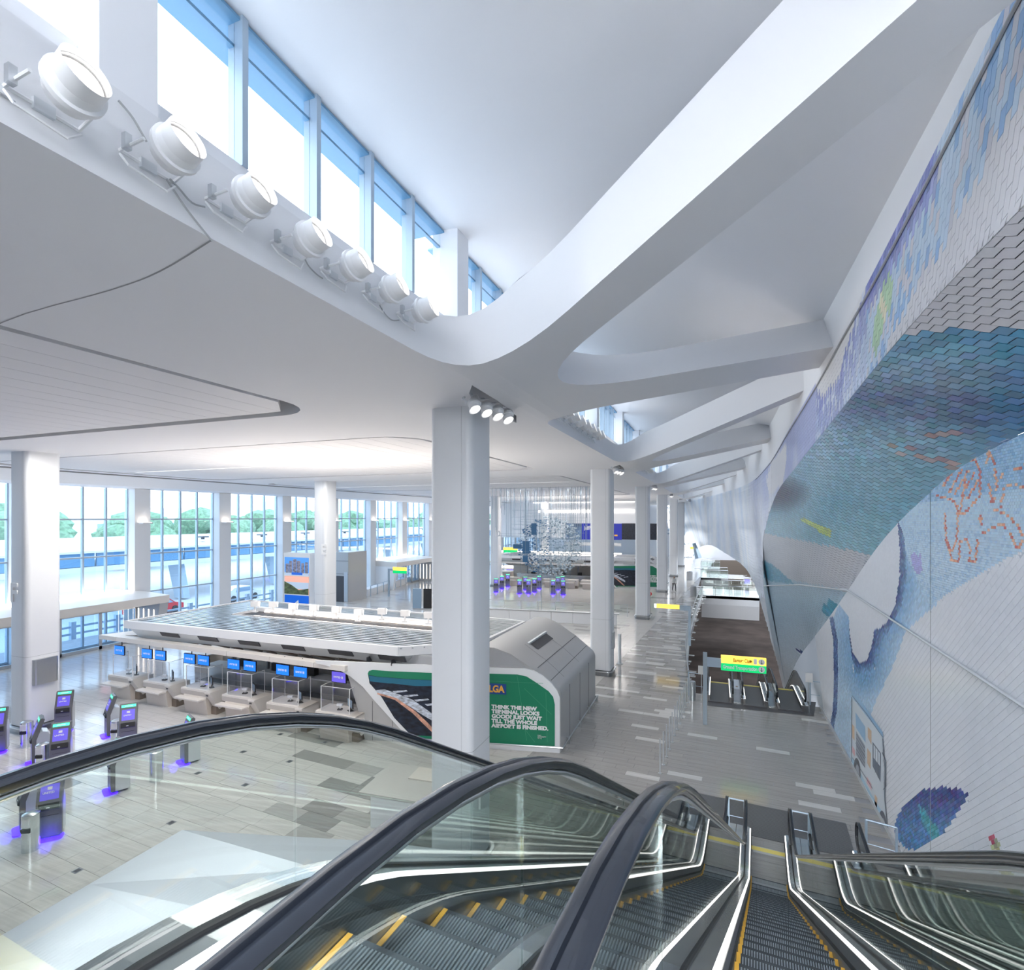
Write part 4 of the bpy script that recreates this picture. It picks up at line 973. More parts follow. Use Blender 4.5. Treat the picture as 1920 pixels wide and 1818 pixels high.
    # angled front wall with its poster
    P = lambda nm, pts, y0, y1, mt, **k: setattr_M(MB(), RF_).prism(pts, y0, y1, 'y').build(nm, mt, t, **k)
    P('white_frame', [(-9.45, 2.97), (-9.40, 2.86), (-9.0, 2.80), (-8.5, 2.66), (-8.0, 2.42), (-7.5, 2.05), (-7.07, 1.58), (-5.50, .02), (0, .10), (0, 2.0), (-.10, 2.26), (-.30, 2.50), (-.62, 2.76), (-.95, 2.93), (-1.3, 3.0), (-4, 2.98)], 0, .10, 'white')
    P('plinth', [(-5.5, 0), (0, 0), (0, .10), (-5.5, .02)], .02, .12, 'white')
    P('side_wall', [(-5.3, 0), (-5.5, .2), (-7.1, 1.66), (-7.7, 2.25), (-8.2, 2.6), (-7.75, 1.2), (-7.45, 0)], .08, .2, 'grey_panel')
    for x in (-7.15, -6.35): P('panel_joint', [(x, 0), (x+.012, 0), (x+.012, 1.5 if x < -7 else .8), (x, 1.5 if x < -7 else .8)], .07, .079, 'dark')
    P('poster', [(-7.29, 2.57), (-7.24, 2.67), (-7.1, 2.71), (-6.33, 2.69), (-4.85, 2.70), (-2.69, 2.76), (-1.55, 2.78), (-1.2, 2.72), (-.86, 2.52), (-.40, 2.22), (-.24, 2.03), (-.18, 1.76), (-.18, .26), (-5.39, .14), (-6.23, .94), (-6.75, 1.72), (-7.22, 2.25)], -.02, -.001, 'green')
    Q = lambda nm, pts, mt, y: setattr_M(MB(), RF_).add([(a, y, b) for a, b in pts], [tuple(range(len(pts)))]).build(nm, mt, t)
    Q('photo_panel', [(-7.26, 2.52), (-6.9, 2.47), (-5.5, 2.43), (-3.0, 2.45), (-3.0, .36), (-5.58, .33), (-6.23, .94), (-6.75, 1.72), (-7.22, 2.21)], 'night', -.024)
    Q('photo_sky', [(-7.24, 2.50), (-6.9, 2.46), (-5.5, 2.42), (-3.0, 2.44), (-3.0, 2.1), (-5.2, 2.15), (-6.3, 2.22), (-7.2, 2.28)], 'teal_sky', -.026)
    Q('photo_hills', [(-7.2, 2.2), (-6.3, 2.24), (-5.4, 2.18), (-4.4, 2.24), (-3.0, 2.2), (-3.0, 1.95), (-5, 2.0), (-6.9, 2.0)], 'night', -.028)
    Q('photo_terminal', [(-6.95, 1.96), (-6.6, 2.0), (-6.1, 1.86), (-5.5, 1.66), (-5.0, 1.35), (-4.4, .95), (-4.4, .75), (-5.1, 1.1), (-5.7, 1.44), (-6.3, 1.72), (-6.9, 1.86)], 'light_grey', -.028)
    for i in range(5): Q('photo_pier', [(-6.3+.42*i, 1.95-.14*i), (-5.75+.42*i, 2.02-.14*i), (-5.7+.42*i, 1.97-.14*i), (-6.2+.42*i, 1.88-.14*i)], 'light_grey', -.030)
    Q('photo_road', [(-6.9, 1.80), (-6.2, 1.62), (-5.5, 1.15), (-5.0, .7), (-4.6, .36), (-4.45, .36), (-4.9, .82), (-5.4, 1.24), (-6.15, 1.70), (-6.9, 1.86)], 'road_glow', -.030)
    Q('logo_panel', [(-3.2, 2.03), (-1.95, 2.03), (-1.95, 2.42), (-3.2, 2.42)], 'poster_blue', -.03)
    TM = lambda x, z, y=-.035: RF_ @ facing((x, y, z), (1, 0, 0))
    text('logo_lettering', 'LGA', .34, 'orange', t, TM(-2.60, 2.11), bold=.014, width=.58)
    text('logo_lettering', 'THE\nNEW', .17, 'text_white', t, TM(-2.98, 2.26), line=.9)
    text('slogan', 'THINK THE NEW\nTERMINAL LOOKS\nGOOD? JUST WAIT\nTILL THE WHOLE\nAIRPORT IS FINISHED.', .185, 'text_white', t, TM(-2.49, 1.51), bold=.011, line=.93, width=2.1)
    text('small_print', 'PORT\nAUTHORITY\nNY NJ', .055, 'text_white', t, TM(-.80, .60), line=.9)
    for a in ([(-3.0, 2.5), (-.6, 2.5)], [(-1.55, 2.75), (-1.2, .4)], [(-.5, 2.2), (-.45, .4)], [(-2.0, 1.7), (-.9, .36)], [(-1.3, 2.3), (-.3, 1.4)]):
        (x0, z0), (x1, z1) = a; dx, dz = x1-x0, z1-z0; L = math.hypot(dx, dz); nx, nz = -dz/L*.006, dx/L*.006
        Q('map_line', [(x0-nx, z0-nz), (x1-nx, z1-nz), (x1+nx, z1+nz), (x0+nx, z0+nz)], 'fine_green', -.0225)
    # right-hand block: boxy base, rounded shoulder, sloping top panels, arched gable
    sh = [(0, 0), (0, 2.02)]+[(-.42+.42*math.cos(a), 2.02+.42*math.sin(a)) for a in [math.radians(12*i) for i in range(1, 5)]]+[(-.9, 2.92), (-1.2, 3.10), (-1.8, 3.48), (-2.4, 3.68), (-2.9, 3.70), (-3.2, 3.55), (-3.2, 0)]
    m = MB(); k = len(sh); fy = lambda x: .2215*x+(.12 if x > -1.0 else .12+(-1.0-x)*.02)
    m.add([(x, fy(x), z) for x, z in sh]+[(x, 6.0, z) for x, z in sh], [(i, (i+1) % k, k+(i+1) % k, k+i) for i in range(k)]+[tuple(range(k-1, -1, -1)), tuple(range(k, 2*k))])
    m.build('end_block', 'grey_panel', t, smooth=22)
    P('gable', [(-3.3, 3.0), (-1.25, 3.02), (-1.25, 3.08), (-1.8, 3.46), (-2.4, 3.66), (-2.9, 3.68), (-3.3, 3.55)], .05, .07, 'grey')
    MB().box(-6.4, -3.2, -1.0, 5.0, 2.9, 3.3).build('inner_roof', 'grey', t)
    for yy in (1.4, 3.0, 4.6): MB().box(-.002, .006, yy, yy+.02, .1, 2.1).build('panel_joint', 'dark', t)
    def top(x0, y0, x1, y1, zz, wd=.02, nm='panel_joint', mt='dark'): MB().add([(x0, y0, zz(x0)+.012), (x1, y0 if x0 != x1 else y0, zz(x1)+.012), (x1, y1, zz(x1)+.012), (x0, y1, zz(x0)+.012)], [(0, 1, 2, 3)]).build(nm, mt, t)
    zt = lambda x: interp([(-3.2, 3.55), (-2.9, 3.70), (-2.4, 3.68), (-1.8, 3.48), (-1.2, 3.10), (-.9, 2.92), (-.15, 2.33), (0, 2.02)], x)[0]
    for yy in (1.3, 3.6): 
        for xa, xb in ((-1.8, -1.2), (-1.2, -.9), (-.9, -.2)): top(xa, yy, xb, yy+.02, zt)
    for xx in (-.92, -.40): top(xx, .2, xx+.018, 5.95, zt)
    top(-1.72, 1.7, -1.38, 3.8, zt, nm='recess'); MB().box(-1.80, -1.70, 1.6, 3.9, 3.38, 3.50).build('recess_lip', 'alu', t)
    MB().tube([RF_ @ Vector((-5.3, -.12, .25)), RF_ @ Vector((.1, -.12, .25)), (.12, 6.0, .25)], .03, 6).build('bumper_rail', 'steel', t)
    for y in (.9, 2.6, 4.3, 5.9): MB().box(.0, .14, y-.03, y+.03, 0, .26).build('rail_bracket', 'steel', t)
    return t
def setattr_M(m, M): m.M = M; return m
mat('slat_steel', (.50, .53, .56), .30, .9); mat('night', (.012, .018, .035), .35, noise=((4, 1, 9), .8)); mat('teal_sky', (.02, .16, .26), .35); mat('light_grey', (.55, .60, .68), .4, noise=((7, 1, 16), .5)); mat('road_glow', (.62, .33, .24), .4, noise=((5, 1, 5), .5)); mat('fine_green', (.08, .36, .22), .4); mat('poster_blue', (.02, .07, .30), .35)
isl = island((-5.30, 18.56, 0), 0, 'large check-in island with slatted metal roof and green poster wall, behind the front column')
isl2 = copy_tree(isl, None, (-6.0, 65.4, 0), 0.0, 'distant check-in island with green poster wall behind the third column')
# floodlights standing on the island roof
fl = []
for i, (px, py) in enumerate(((478, 1147), (512, 1148), (549, 1152), (588, 1155), (630, 1159), (672, 1164), (716, 1156), (759, 1162), (803, 1168))):
    p = WZ(px, py, 3.62) if i < 6 else None
    if p is None: p = WZ(px, 1159+4*(i-6)+3, 3.62)
    lab = 'white floodlight on the island roof, %s from the left' % ['first', 'second', 'third', 'fourth', 'fifth', 'sixth', 'seventh', 'eighth', 'last'][i]
    if i == 0:
        f0 = empty('floodlight', p, .3, lab, 'floodlight', 'floodlights on the island roof')
        MB().box(-.14, .14, -.1, .1, 0, .05).build('foot', 'white', f0); MB().cyl(0, 0, .05, .28, .04, 8).build('stem', 'white', f0)
        MB().box(-.19, .19, -.09, .09, .28, .56).build('housing', 'white', f0); MB().box(-.17, .17, .09, .10, .30, .54).build('lens', 'lens', f0); f0.children[2].rotation_euler = (0, .12, 0)
    else: copy_tree(f0, None, p, .3, lab)
# hanging screens, desks, acrylic boxes, desk gear
def screen(p, label, ms='screen_blue'):
    s = empty('hanging_screen', p, 0, label, 'screen', 'airline screens under the canopy ledge')
    MB().box(-.34, .34, 0, .05, -.44, 0).build('bezel', 'black', s); MB().box(-.32, .32, -.012, 0, -.41, -.02).build('display', ms, s)
    MB().tube([(0, .05, -.15), (0, .12, -.05), (0, .12, .30)], .02, 6).build('bracket', 'black', s)
    text('display_lettering', 'UNITED', .10, 'text_white', s, facing((-.235, -.016, -.25), (1, 0, 0)), bold=.003, depth=.002, width=.33)
    g = MB()
    for a in range(3): g.box(.13+.03*a, .15+.03*a, -.018, -.013, -.265, -.17)
    g.box(.13, .21, -.0185, -.0135, -.22, -.21); g.build('globe_mark', 'text_white', s)
    return s
scr = [(215, 1210, 'first'), (266, 1216, 'second'), (291, 1219, 'third'), (345, 1225, 'fourth'), (371, 1228, 'fifth'), (427, 1235, 'sixth'), (457, 1238, 'seventh'), (518, 1245, 'eighth'), (551, 1249, 'ninth'), (622, 1258, 'last')]
for i, (px, py, lab) in enumerate(scr):
    p = WY(px, py-1, 16.8); p.x += .33
    L = 'blue airline screen hanging over the desks, %s from the left' % lab
    if i == 0: s0 = screen(p, L)
    else:
        c = copy_tree(s0, None, p, 0, L)
        if i == 9:
            for ch in c.children:
                if ch.name.startswith('display') and not ch.name.startswith('display_l'): ch.data = ch.data.copy(); ch.data.materials[0] = MATS['screen_violet']
def desk(loc, label):
    d = empty('checkin_desk', loc, 0, label, 'desk', 'check-in desks in front of the island')
    MB().box(-.95, .95, -.10, .75, .98, 1.05).build('desk_top', 'beige_light', d)
    MB().prism([(-.12, .98), (-.10, .78), (.1, .74), (.1, .98)], -.95, .62, 'x').build('front_rail', 'taupe', d)
    MB().box(-1.0, .5, -.42, -.08, .66, .72).build('bag_shelf', 'beige_light', d)
    MB().prism([(-.15, .70), (-.05, .0), (.55, 0), (.55, .98), (0, .98)], -.75, .60, 'x').build('front_panel', 'beige', d)
    MB().prism([(-.22, 1.05), (.75, 1.05), (.75, .35), (.25, .22), (-.22, .98)], .62, .95, 'x').build('side_wing', 'beige_light', d)
    MB().box(.60, .90, .12, .62, 0, .32).build('pedestal', 'bronze', d)
    MB().box(.7, .82, -.225, -.21, .88, .94).build('socket_plate', 'dark', d)
    return d
def acrylic(loc, label, n=1):
    a = empty('acrylic_screen', loc, .03, label, 'screen', 'clear acrylic sneeze screens on the desks')
    MB().box(-.75, .55, -.005, .005, 0, .95).build('front_sheet', 'acrylic', a)
    MB().box(-.755, -.745, 0, .7, 0, .95).build('side_sheet', 'acrylic', a); MB().box(.545, .555, 0, .7, 0, .95).build('side_sheet', 'acrylic', a)
    e = MB()
    for x in (-.75, .55):
        e.box(x-.012, x+.012, -.012, .012, 0, .95); e.box(x-.008, x+.008, .69, .71, 0, .95); e.box(x-.008, x+.008, 0, .7, .94, .955)
    e.box(-.75, .55, -.01, .01, .94, .955); e.build('edge_frame', 'text_white', a); return a
def monitor(loc, rz, label):
    s = empty('desk_monitor', loc, rz, label, 'monitor', 'monitors on the check-in desks')
    MB().box(-.12, .12, -.09, .09, 0, .015).box(-.02, .02, -.02, .02, .015, .2).build('stand', 'black', s); MB().box(-.24, .24, -.025, .02, .14, .46).build('panel', 'black', s); MB().box(-.22, .22, .02, .022, .16, .44).build('display', 'window_far', s); return s
def scale_reader(loc, rz, label):
    s = empty('document_reader', loc, rz, label, 'scanner', 'readers and printers on the check-in desks')
    MB().box(-.09, .09, -.07, .07, 0, .05).build('base', 'black', s); MB().cyl(0, 0, .05, .16, .02, 6).build('arm', 'white', s); MB().box(-.12, .10, -.05, .05, .16, .24).build('head', 'text_white', s); return s
dp = [(250, 1306), (329, 1326), (405, 1340), (490, 1352), (573, 1362), (655, 1371)]
ords = ['first', 'second', 'third', 'fourth', 'fifth', 'last']
for i, (px, py) in enumerate(dp):
    p = Vector((-26.05+2.5*i, 16.85-.05*i, 0)); L = 'beige check-in desk with slanted side wing, %s from the left' % ords[i]
    if i == 0: d0 = desk(p, L); a0 = acrylic(p+Vector((0, .02, 1.05)), 'clear acrylic screen box standing on the first desk from the left'); m0 = monitor(p+Vector((.35, .35, 1.05)), 2.6, 'black monitor on the first desk from the left'); r0 = scale_reader(p+Vector((-.1, .3, 1.05)), .3, 'white document reader on the first desk from the left')
    else:
        copy_tree(d0, None, p, 0, L); copy_tree(a0, None, p+Vector((0, .02, 1.05)), .03, 'clear acrylic screen box standing on the %s desk from the left' % ords[i])
        copy_tree(m0, None, p+Vector((.35, .35, 1.05)), 2.6, 'black monitor on the %s desk from the left' % ords[i]); copy_tree(r0, None, p+Vector((-.1, .3, 1.05)), .3, 'white document reader on the %s desk from the left' % ords[i])
# ================================================================== self-service kiosks
def selfkiosk():
    k = empty('selfservice_kiosk', (0, 0, 0), 0, '', 'kiosk', 'self-service check-in kiosks')
    # front faces -y; leaning head above an upright cabinet
    MB().prism([(-.02, .08), (.10, .08), (.10, .86), (.32, 1.52), (.26, 1.58), (.20, 1.56), (-.02, .95)], -.27, .27, 'x').build('front_shell', 'kiosk_grey', k)
    MB().prism([(.10, .06), (.48, .06), (.48, .92), (.40, 1.08), (.26, 1.12), (.18, 1.08), (.10, .86)], -.24, .24, 'x').build('cabinet', 'alu', k)
    d = Vector((.22, .61)).normalized()
    def on(s0, s1, w, off, mt, nm):
        a = Vector((-.02, .95))+d*s0; b = Vector((-.02, .95))+d*s1; nrm = Vector((-d.y, d.x))*off
        MB().add([(-w, a.x+nrm.x, a.y+nrm.y), (w, a.x+nrm.x, a.y+nrm.y), (w, b.x+nrm.x, b.y+nrm.y), (-w, b.x+nrm.x, b.y+nrm.y)], [(0, 1, 2, 3)]).build(nm, mt, k)
    on(.08, .46, .2, .004, 'screen_violet', 'display'); on(.54, .63, .22, .006, 'glow_green', 'top_light'); on(.57, .60, .12, .008, 'text_white', 'top_label')
    a = Vector((-.02, .95))+d*.24
    text('display_lettering', 'UNITED', .07, 'text_white', k, facing((-.15, a.x-.012, a.y), (1, 0, 0), (0, .22, .61)), bold=.002, depth=.001)
    MB().add([(-.05, a.x+.02, a.y+.09), (.05, a.x+.02, a.y+.09), (.05, a.x+.045, a.y+.16), (-.05, a.x+.045, a.y+.16)], [(0, 1, 2, 3)]).build('globe_mark', 'text_white', k)
    MB().prism([(-.07, .80), (-.02, .95), (-.02, .76)], -.22, .22, 'x').build('printer_slot', 'black', k); MB().box(-.05, .02, -.06, -.02, .83, .86).build('reader', 'steel', k)
    MB().box(-.2, .2, -.024, -.02, .62, .63).build('drawer_line', 'black', k)
    MB().prism(superrect(.30, .17, .1, 4), .005, .03, 'z').build('base_glow', 'glow_blue', k)
    MB().box(-.22, .22, .02, .42, .02, .08).build('foot', 'dark', k)
    return k
k0 = selfkiosk()
KS = [((92, 1572), .85, 'nearest of all, facing the camera'), ((38, 1558), -.42, 'side-on, at the left of the nearest row'), ((112, 1446), .85, 'facing the camera, half hidden by the handrail'), ((60, 1432), -.42, 'side-on, behind the left handrail next to a bin'),
      ((118, 1372), .75, 'facing the camera, in front of the large left column'), ((240, 1402), .85, 'facing the camera, right of the column'), ((199, 1380), -.42, 'side-on, rising above the handrail right of the left column'), ((206, 1484), -.42, 'side-on, seen through glass below the handrail'), ((343, 1430), -.42, 'side-on, alone at the right end of the cluster'), ((-8, 1412), .85, 'cut by the left picture edge')]
gl = bpy.data.lights.new('kiosk_glow', 'POINT'); gl.energy = 2.0; gl.color = (.08, .02, 1); gl.shadow_soft_size = .12
for i, ((px, py), rz_, lab) in enumerate(KS):
    p = WZ(px, py, 0); L = 'grey self-service kiosk, '+lab
    if i == 0: k0.location = p; k0.rotation_euler = (0, 0, rz_); k0['label'] = L; k = k0
    else: k = copy_tree(k0, None, p, rz_, L)
    g = bpy.data.objects.new('base_lamp', gl); COL.objects.link(g); g.parent = k; g.location = (0, -.28, .12)
far = [((965, 1101), 'a'), ((1003, 1107), 'b')]
FK = [(913, 1104), (930, 1110), (941, 1104), (952, 1100), (974, 1113), (985, 1106), (991, 1113), (1002, 1110), (1011, 1104), (1037, 1114), (1046, 1106), (1055, 1105), (1056, 1115)]
fo = ['leftmost', 'second', 'third', 'fourth', 'fifth', 'sixth', 'seventh', 'eighth', 'ninth', 'tenth', 'eleventh', 'twelfth', 'rightmost']
for i, (px, py) in enumerate(FK):
    copy_tree(k0, None, WZ(px, py, 0), .30, 'distant self-service kiosk beneath the hanging sculpture, %s of the far cluster' % (fo[i]+('' if i in (0, 12) else ' from the left')))
# bins beside the kiosks
def bin_(loc, label, paper=True):
    b = empty('waste_bin', loc, .5, label, 'bin', 'cylindrical waste bins')
    MB().cyl(0, 0, 0, .92, .19, 20).build('body', 'deck_steel', b, smooth=40); MB().cyl(0, 0, .92, .95, .17, 20, .12).build('lid', 'steel', b, smooth=40)
    if paper:
        MB().box(-.10, .10, -.205, -.16, .52, .62).build('opening', 'black', b); MB().box(-.09, .09, -.20, -.18, .66, .86).build('notice', 'cloth_white', b)
    return b
b0 = bin_(WZ(50, 1399, 0), 'steel bin with dark mouth before the large left column')
copy_tree(b0, None, WZ(58, 1592, 0), .5, 'steel bin between the two nearest kiosks'); copy_tree(b0, None, WZ(80, 1446, 0), .5, 'steel bin behind the handrail beside a side-on kiosk'); copy_tree(b0, None, WZ(219, 1396, 0), .5, 'steel bin half behind the handrail, right of the column')
bin_(WZ(293, 1462, 0), 'plain steel cylinder bin alone on the pale floor seen through the glass', False)
# ================================================================== lamps on the fascia
def rotm(dirv, up=(0, 0, 1)):
    z = Vector(dirv).normalized(); x = Vector(up).cross(z).normalized(); y = z.cross(x); return Matrix((x, y, z)).transposed().to_4x4()
def spotlamp(label, group):
    s = empty('spotlight', (0, 0, 0), 0, label, 'spotlight', group)       # shines along +x (tilted up), fixed to the fascia behind it
    M = Matrix.Translation((.30, .04, .06)) @ rotm((.95, -.16, .16))
    def lathe(pr, mt, nm, n=28, mi=0):
        m = MB(); m.M = M; rows = []
        for r, z in pr: rows.append([(r*math.cos(2*math.pi*k/n), r*math.sin(2*math.pi*k/n), z) for k in range(n+1)])
        m.loft(rows); return m.build(nm, mt, s, smooth=40)
    lathe([(0, -.14), (.11, -.14), (.15, -.10), (.165, -.02), (.19, -.01), (.19, .03), (.165, .035), (.16, .10), (.155, .11)], 'white', 'housing')
    m = MB(); m.M = M; n = 28; rows = []
    for z0 in (.10, 1): rows.append([(.158*math.cos(2*math.pi*k/n), .158*math.sin(2*math.pi*k/n), .10 if z0 < 1 else .20+.05*math.cos(2*math.pi*k/n+2.4)) for k in range(n+1)])
    m.loft(rows); m.build('snoot', 'white', s, smooth=True)
    lathe([(0, .07), (.15, .07)], 'lens_dim', 'reflector')
    m = MB(); m.M = M
    for r, q in ((0, 1), (.045, 6), (.085, 11), (.125, 16)):
        for k in range(q):
            a = 2*math.pi*k/q; cx, cy = r*math.cos(a), r*math.sin(a)
            m.add([(cx+.016*math.cos(b), cy+.016*math.sin(b), .076) for b in [math.pi*j/3 for j in range(6)]], [tuple(range(6))])
    o = m.build('led_cluster', 'lens', s); o['kind'] = 'stuff'
    M2 = Matrix.Translation((0, 0, 0))
    m = MB(); m.tube([(.0, -.20, -.02), (.28, -.20, .0)], .014, 6); m.tube([(.0, .24, -.02), (.28, .24, .08)], .014, 6); m.tube([(.0, -.20, -.02), (.0, .24, -.02)], .016, 6)
    m.tube([(.02, -.21, -.06), (.10, -.20, -.16), (.12, .1, -.2), (.03, .24, -.06)], .010, 6); m.build('yoke', 'white', s)
    MB().box(-.02, .03, -.05, .08, -.06, .02).build('wall_plate', 'alu', s)
    MB().box(.08, .13, -.24, -.19, -.05, .07).build('pivot_knob', 'steel', s)
    return s
mat('lens_dim', (.9, .88, .85), .4, emit=(1, .95, .88), es=.28)
ls = bpy.data.lights.new('lamp_beam', 'SPOT'); ls.energy = 14; ls.spot_size = math.radians(75); ls.spot_blend = .8; ls.color = (1, .96, .92); ls.shadow_soft_size = .12
posn = ['nearest, at the left picture edge', 'second, with its cable swinging down', 'third', 'fourth', 'fifth', 'sixth', 'seventh, nearest the curved rib']
sp0 = None
for i, (px, py) in enumerate([(75, 196), (272, 306), (420, 390), (535, 466), (622, 513), (696, 555), (758, 593)]):
    p = WX(px, py, LIPX); L = 'round white spotlight on the near fascia, '+posn[i]
    if sp0 is None: sp0 = spotlamp(L, 'spotlights on the near fascia'); sp0.location = p; s = sp0
    else: s = copy_tree(sp0, None, p, 0, L)
    lo = bpy.data.objects.new('beam', ls); COL.objects.link(lo); lo.parent = s
    lo.matrix_local = Matrix.Translation((.30, .04, .06)) @ rotm((.95, -.16, .16)) @ Matrix.Translation((0, 0, .3)) @ Matrix.Rotation(math.pi, 4, 'X')
for i in range(7):
    p = Vector((LIPX, 15.0+.78*i, 11.5)); c = copy_tree(sp0, None, p, 0, 'white spotlight on the fascia of the second opening, %s of its row' % ['nearest', 'second', 'third', 'fourth', 'fifth', 'sixth', 'farthest'][i]); c['group'] = 'spotlights on the fascia of the second opening'
for i in range(5):
    c = copy_tree(sp0, None, Vector((LIPX, 32.5+.8*i, 11.5)), 0, 'small distant spotlight on the fascia of the third opening, %s of its row' % ORD[i]); c['group'] = 'spotlights on the fascia of the third opening'
for k, y0 in enumerate((10.2, 27.3, 44.3, 61.3)):          # shorter lamps in the spindle recesses beside the columns
    n = 4 if k < 1 else 3
    for i in range(n):
        c = copy_tree(sp0, None, Vector((-5.02+.07*i, y0+.48*i+.3, 11.18)), -.35, ('spotlight in the ceiling recess beside the front column, %s' % ['nearest', 'second', 'third', 'last'][i]) if k == 0 else 'small spotlight in the ceiling recess beside the %s column, %s of its row' % (['', 'second', 'third', 'fourth'][k], ORD[i]))
        c['group'] = 'spotlights in the ceiling recesses'; c.rotation_euler = (math.radians(20), math.radians(75), -.35); c.scale = (.8, .8, .8)
MB().tube(catmull([WX(0, 175, -4.38), WX(15, 184, -4.38), WX(28, 192, -4.38)], 3), .010, 5).build('lamp_cable', 'grey')
def cable(pts, lab):
    o = MB().tube(catmull([WX(*q, -4.36) for q in pts], 4), .009, 5).build('lamp_cable', 'grey'); return tag(o, lab, 'cable', 'lamp cables on the fascia')
bpy.data.objects['lamp_cable']['label'] = 'grey cable at the picture edge feeding the nearest spotlight'; bpy.data.objects['lamp_cable']['category'] = 'cable'
cable([(318, 335), (335, 352), (360, 380), (384, 388)], 'grey cable between the second and third fascia spotlights')
cable([(572, 486), (580, 500), (595, 515), (605, 522)], 'grey cable between the fourth and fifth fascia spotlights')
cable([(712, 572), (722, 588), (735, 600), (748, 600)], 'grey cable looping between the last two fascia spotlights')
cable([(222, 188), (250, 222), (275, 266)], 'thin cable rising from the second spotlight to the pier')
cable([(312, 335), (345, 385), (372, 420), (398, 452)], 'thin cable hanging from the second spotlight to the soffit edge')
# ================================================================== signs
t = empty('wayfinding_sign', (-.47, 23.35, 0), .05, 'grey post and arm carrying the lit yellow and green directional sign', 'sign')
MB().box(-.08, .08, -.08, .08, 0, 2.95).build('post', 'grey_blue' if 'grey_blue' in MATS else 'frame_blue', t)
W_ = WY(1052, 1250, 23.35).x+.47; E2_ = WY(1440, 1250, 23.35).x+.47
p0 = WY(1352, 1228, 23.35); p1 = WY(1437, 1252, 23.35); zt = p0.z; zb = zt-.60; x0 = p0.x+.47; x1 = p1.x+.47
MB().box(-.08, x0+.1, -.06, .06, zt-.5, zt-.14).build('arm', 'frame_blue', t)
MB().box(x0, x1, -.07, .07, (zt+zb)/2, zt).build('yellow_panel', 'sign_yellow', t); MB().box(x0, x1-.0, -.07, .07, zb, (zt+zb)/2).build('green_panel', 'sign_green', t)
text('sign_lettering', 'Baggage Claim', .21, 'orange_dark' if 'orange_dark' in MATS else 'orange', t, facing((x0+(x1-x0)*.27, -.075, (zt+zb)/2+.08), (1, 0, 0)), bold=.006, width=(x1-x0)*.42)
text('sign_lettering', 'Ground Transportation', .20, 'text_white', t, facing((x0+.07, -.075, zb+.09), (1, 0, 0)), bold=.006, width=(x1-x0)*.76)
for zc in ((zt+zb)/2+.15, zb+.15):
    MB().add([(x1-.17+.12*math.cos(a), -.074, zc+.12*math.sin(a)) for a in [math.pi*2*k/16 for k in range(16)]], [tuple(range(16))]).build('arrow_disc', 'text_white', t)
    MB().box(x1-.18, x1-.16, -.079, -.076, zc-.08, zc+.08).add([(x1-.23, -.078, zc-.01), (x1-.17, -.078, zc-.09), (x1-.11, -.078, zc-.01), (x1-.17, -.078, zc-.05)], [(0, 1, 2, 3)]).build('arrow', 'black', t)
MB().box(x1-.46, x1-.34, -.074, -.071, (zt+zb)/2+.04, zt-.04).build('pictogram', 'text_white', t)
MB().add([(x1-.58+.05*math.cos(a), -.078, (zt+zb)/2+.15+.05*math.sin(a)) for a in [math.pi*2*k/10 for k in range(10)]], [tuple(range(10))]).build('pictogram', 'black', t)
t = empty('wayfinding_sign', (-1.72, 37.29, 0), 0, 'grey post and arm with the yellow lit sign pointing left', 'sign')
p0 = WY(1227, 1132, 37.29); zt = p0.z; x0 = p0.x+1.72; xm = WY(1274, 1132, 37.29).x+1.72
MB().box(-.08, .08, -.08, .08, 0, zt).build('post', 'frame_blue', t); MB().box(xm, .08, -.06, .06, zt-.32, zt).build('arm', 'frame_blue', t); MB().box(x0+.14, xm, -.08, .08, zt-.24, zt+.02).build('yellow_panel', 'sign_yellow', t); MB().box(x0, x0+.14, -.08, .08, zt-.24, zt+.02).build('end_cap', 'glow_white', t)
t = empty('wayfinding_sign', WZ(729, 1118, 0), 0, 'distant post sign with yellow over green panel by the far entrance', 'sign')
MB().box(-.07, .07, -.07, .07, 0, 3.0).box(-.07, .7, -.05, .05, 2.8, 3.0).build('post', 'frame_blue', t); MB().box(.55, 2.2, -.06, .06, 2.85, 3.2).build('yellow_panel', 'sign_yellow', t); MB().box(.55, 2.2, -.06, .06, 2.55, 2.85).build('green_panel', 'sign_green', t)
t = empty('wayfinding_sign', WZ(945, 1075, 0), 0, 'small distant yellow and green sign beside letter D column', 'sign')
MB().box(-.06, .06, -.06, .06, 0, 3.6).build('post', 'frame_blue', t); MB().box(-.1, 2.2, -.06, .06, 3.6, 4.0).build('yellow_panel', 'sign_yellow', t); MB().box(-.1, 2.2, -.06, .06, 3.2, 3.6).build('green_panel', 'sign_green', t)
# ================================================================== thin posts in a row, bins, bollard, rails
n = 13; g = 'thin steel posts marching along the walkway'
po = ['nearest', 'second', 'third', 'fourth', 'fifth', 'sixth', 'seventh', 'eighth', 'ninth', 'tenth', 'eleventh', 'twelfth', 'farthest']
q0 = None
for i in range(n):
    a, b = Vector((-1.78, 18.3, 0)), Vector((-1.22, 26.4, 0)); p = a.lerp(b, i/(n-1)); L = 'thin steel post in the walkway row, %s to the camera' % (po[i] if i in (0, 12) else po[i]+' nearest')
    if i == 12: L = 'thin steel post in the walkway row, farthest from the camera'
    if q0 is None:
        q0 = empty('barrier_post', p, 0, L, 'post', g); MB().cyl(0, 0, .02, 1.15, .022, 8).build('tube', 'alu', q0, smooth=40); MB().cyl(0, 0, 0, .02, .06, 10).build('base', 'steel', q0)
    else: copy_tree(q0, None, p, 0, L)
t = empty('bollard', WZ(1162, 1244, 0), 0, 'tall grey cylindrical bollard beside the second column', 'bollard'); MB().cyl(0, 0, 0, 1.72, .085, 16).build('tube', 'alu', t, smooth=40); MB().cyl(0, 0, 0, .03, .2, 16).build('base', 'grey', t)
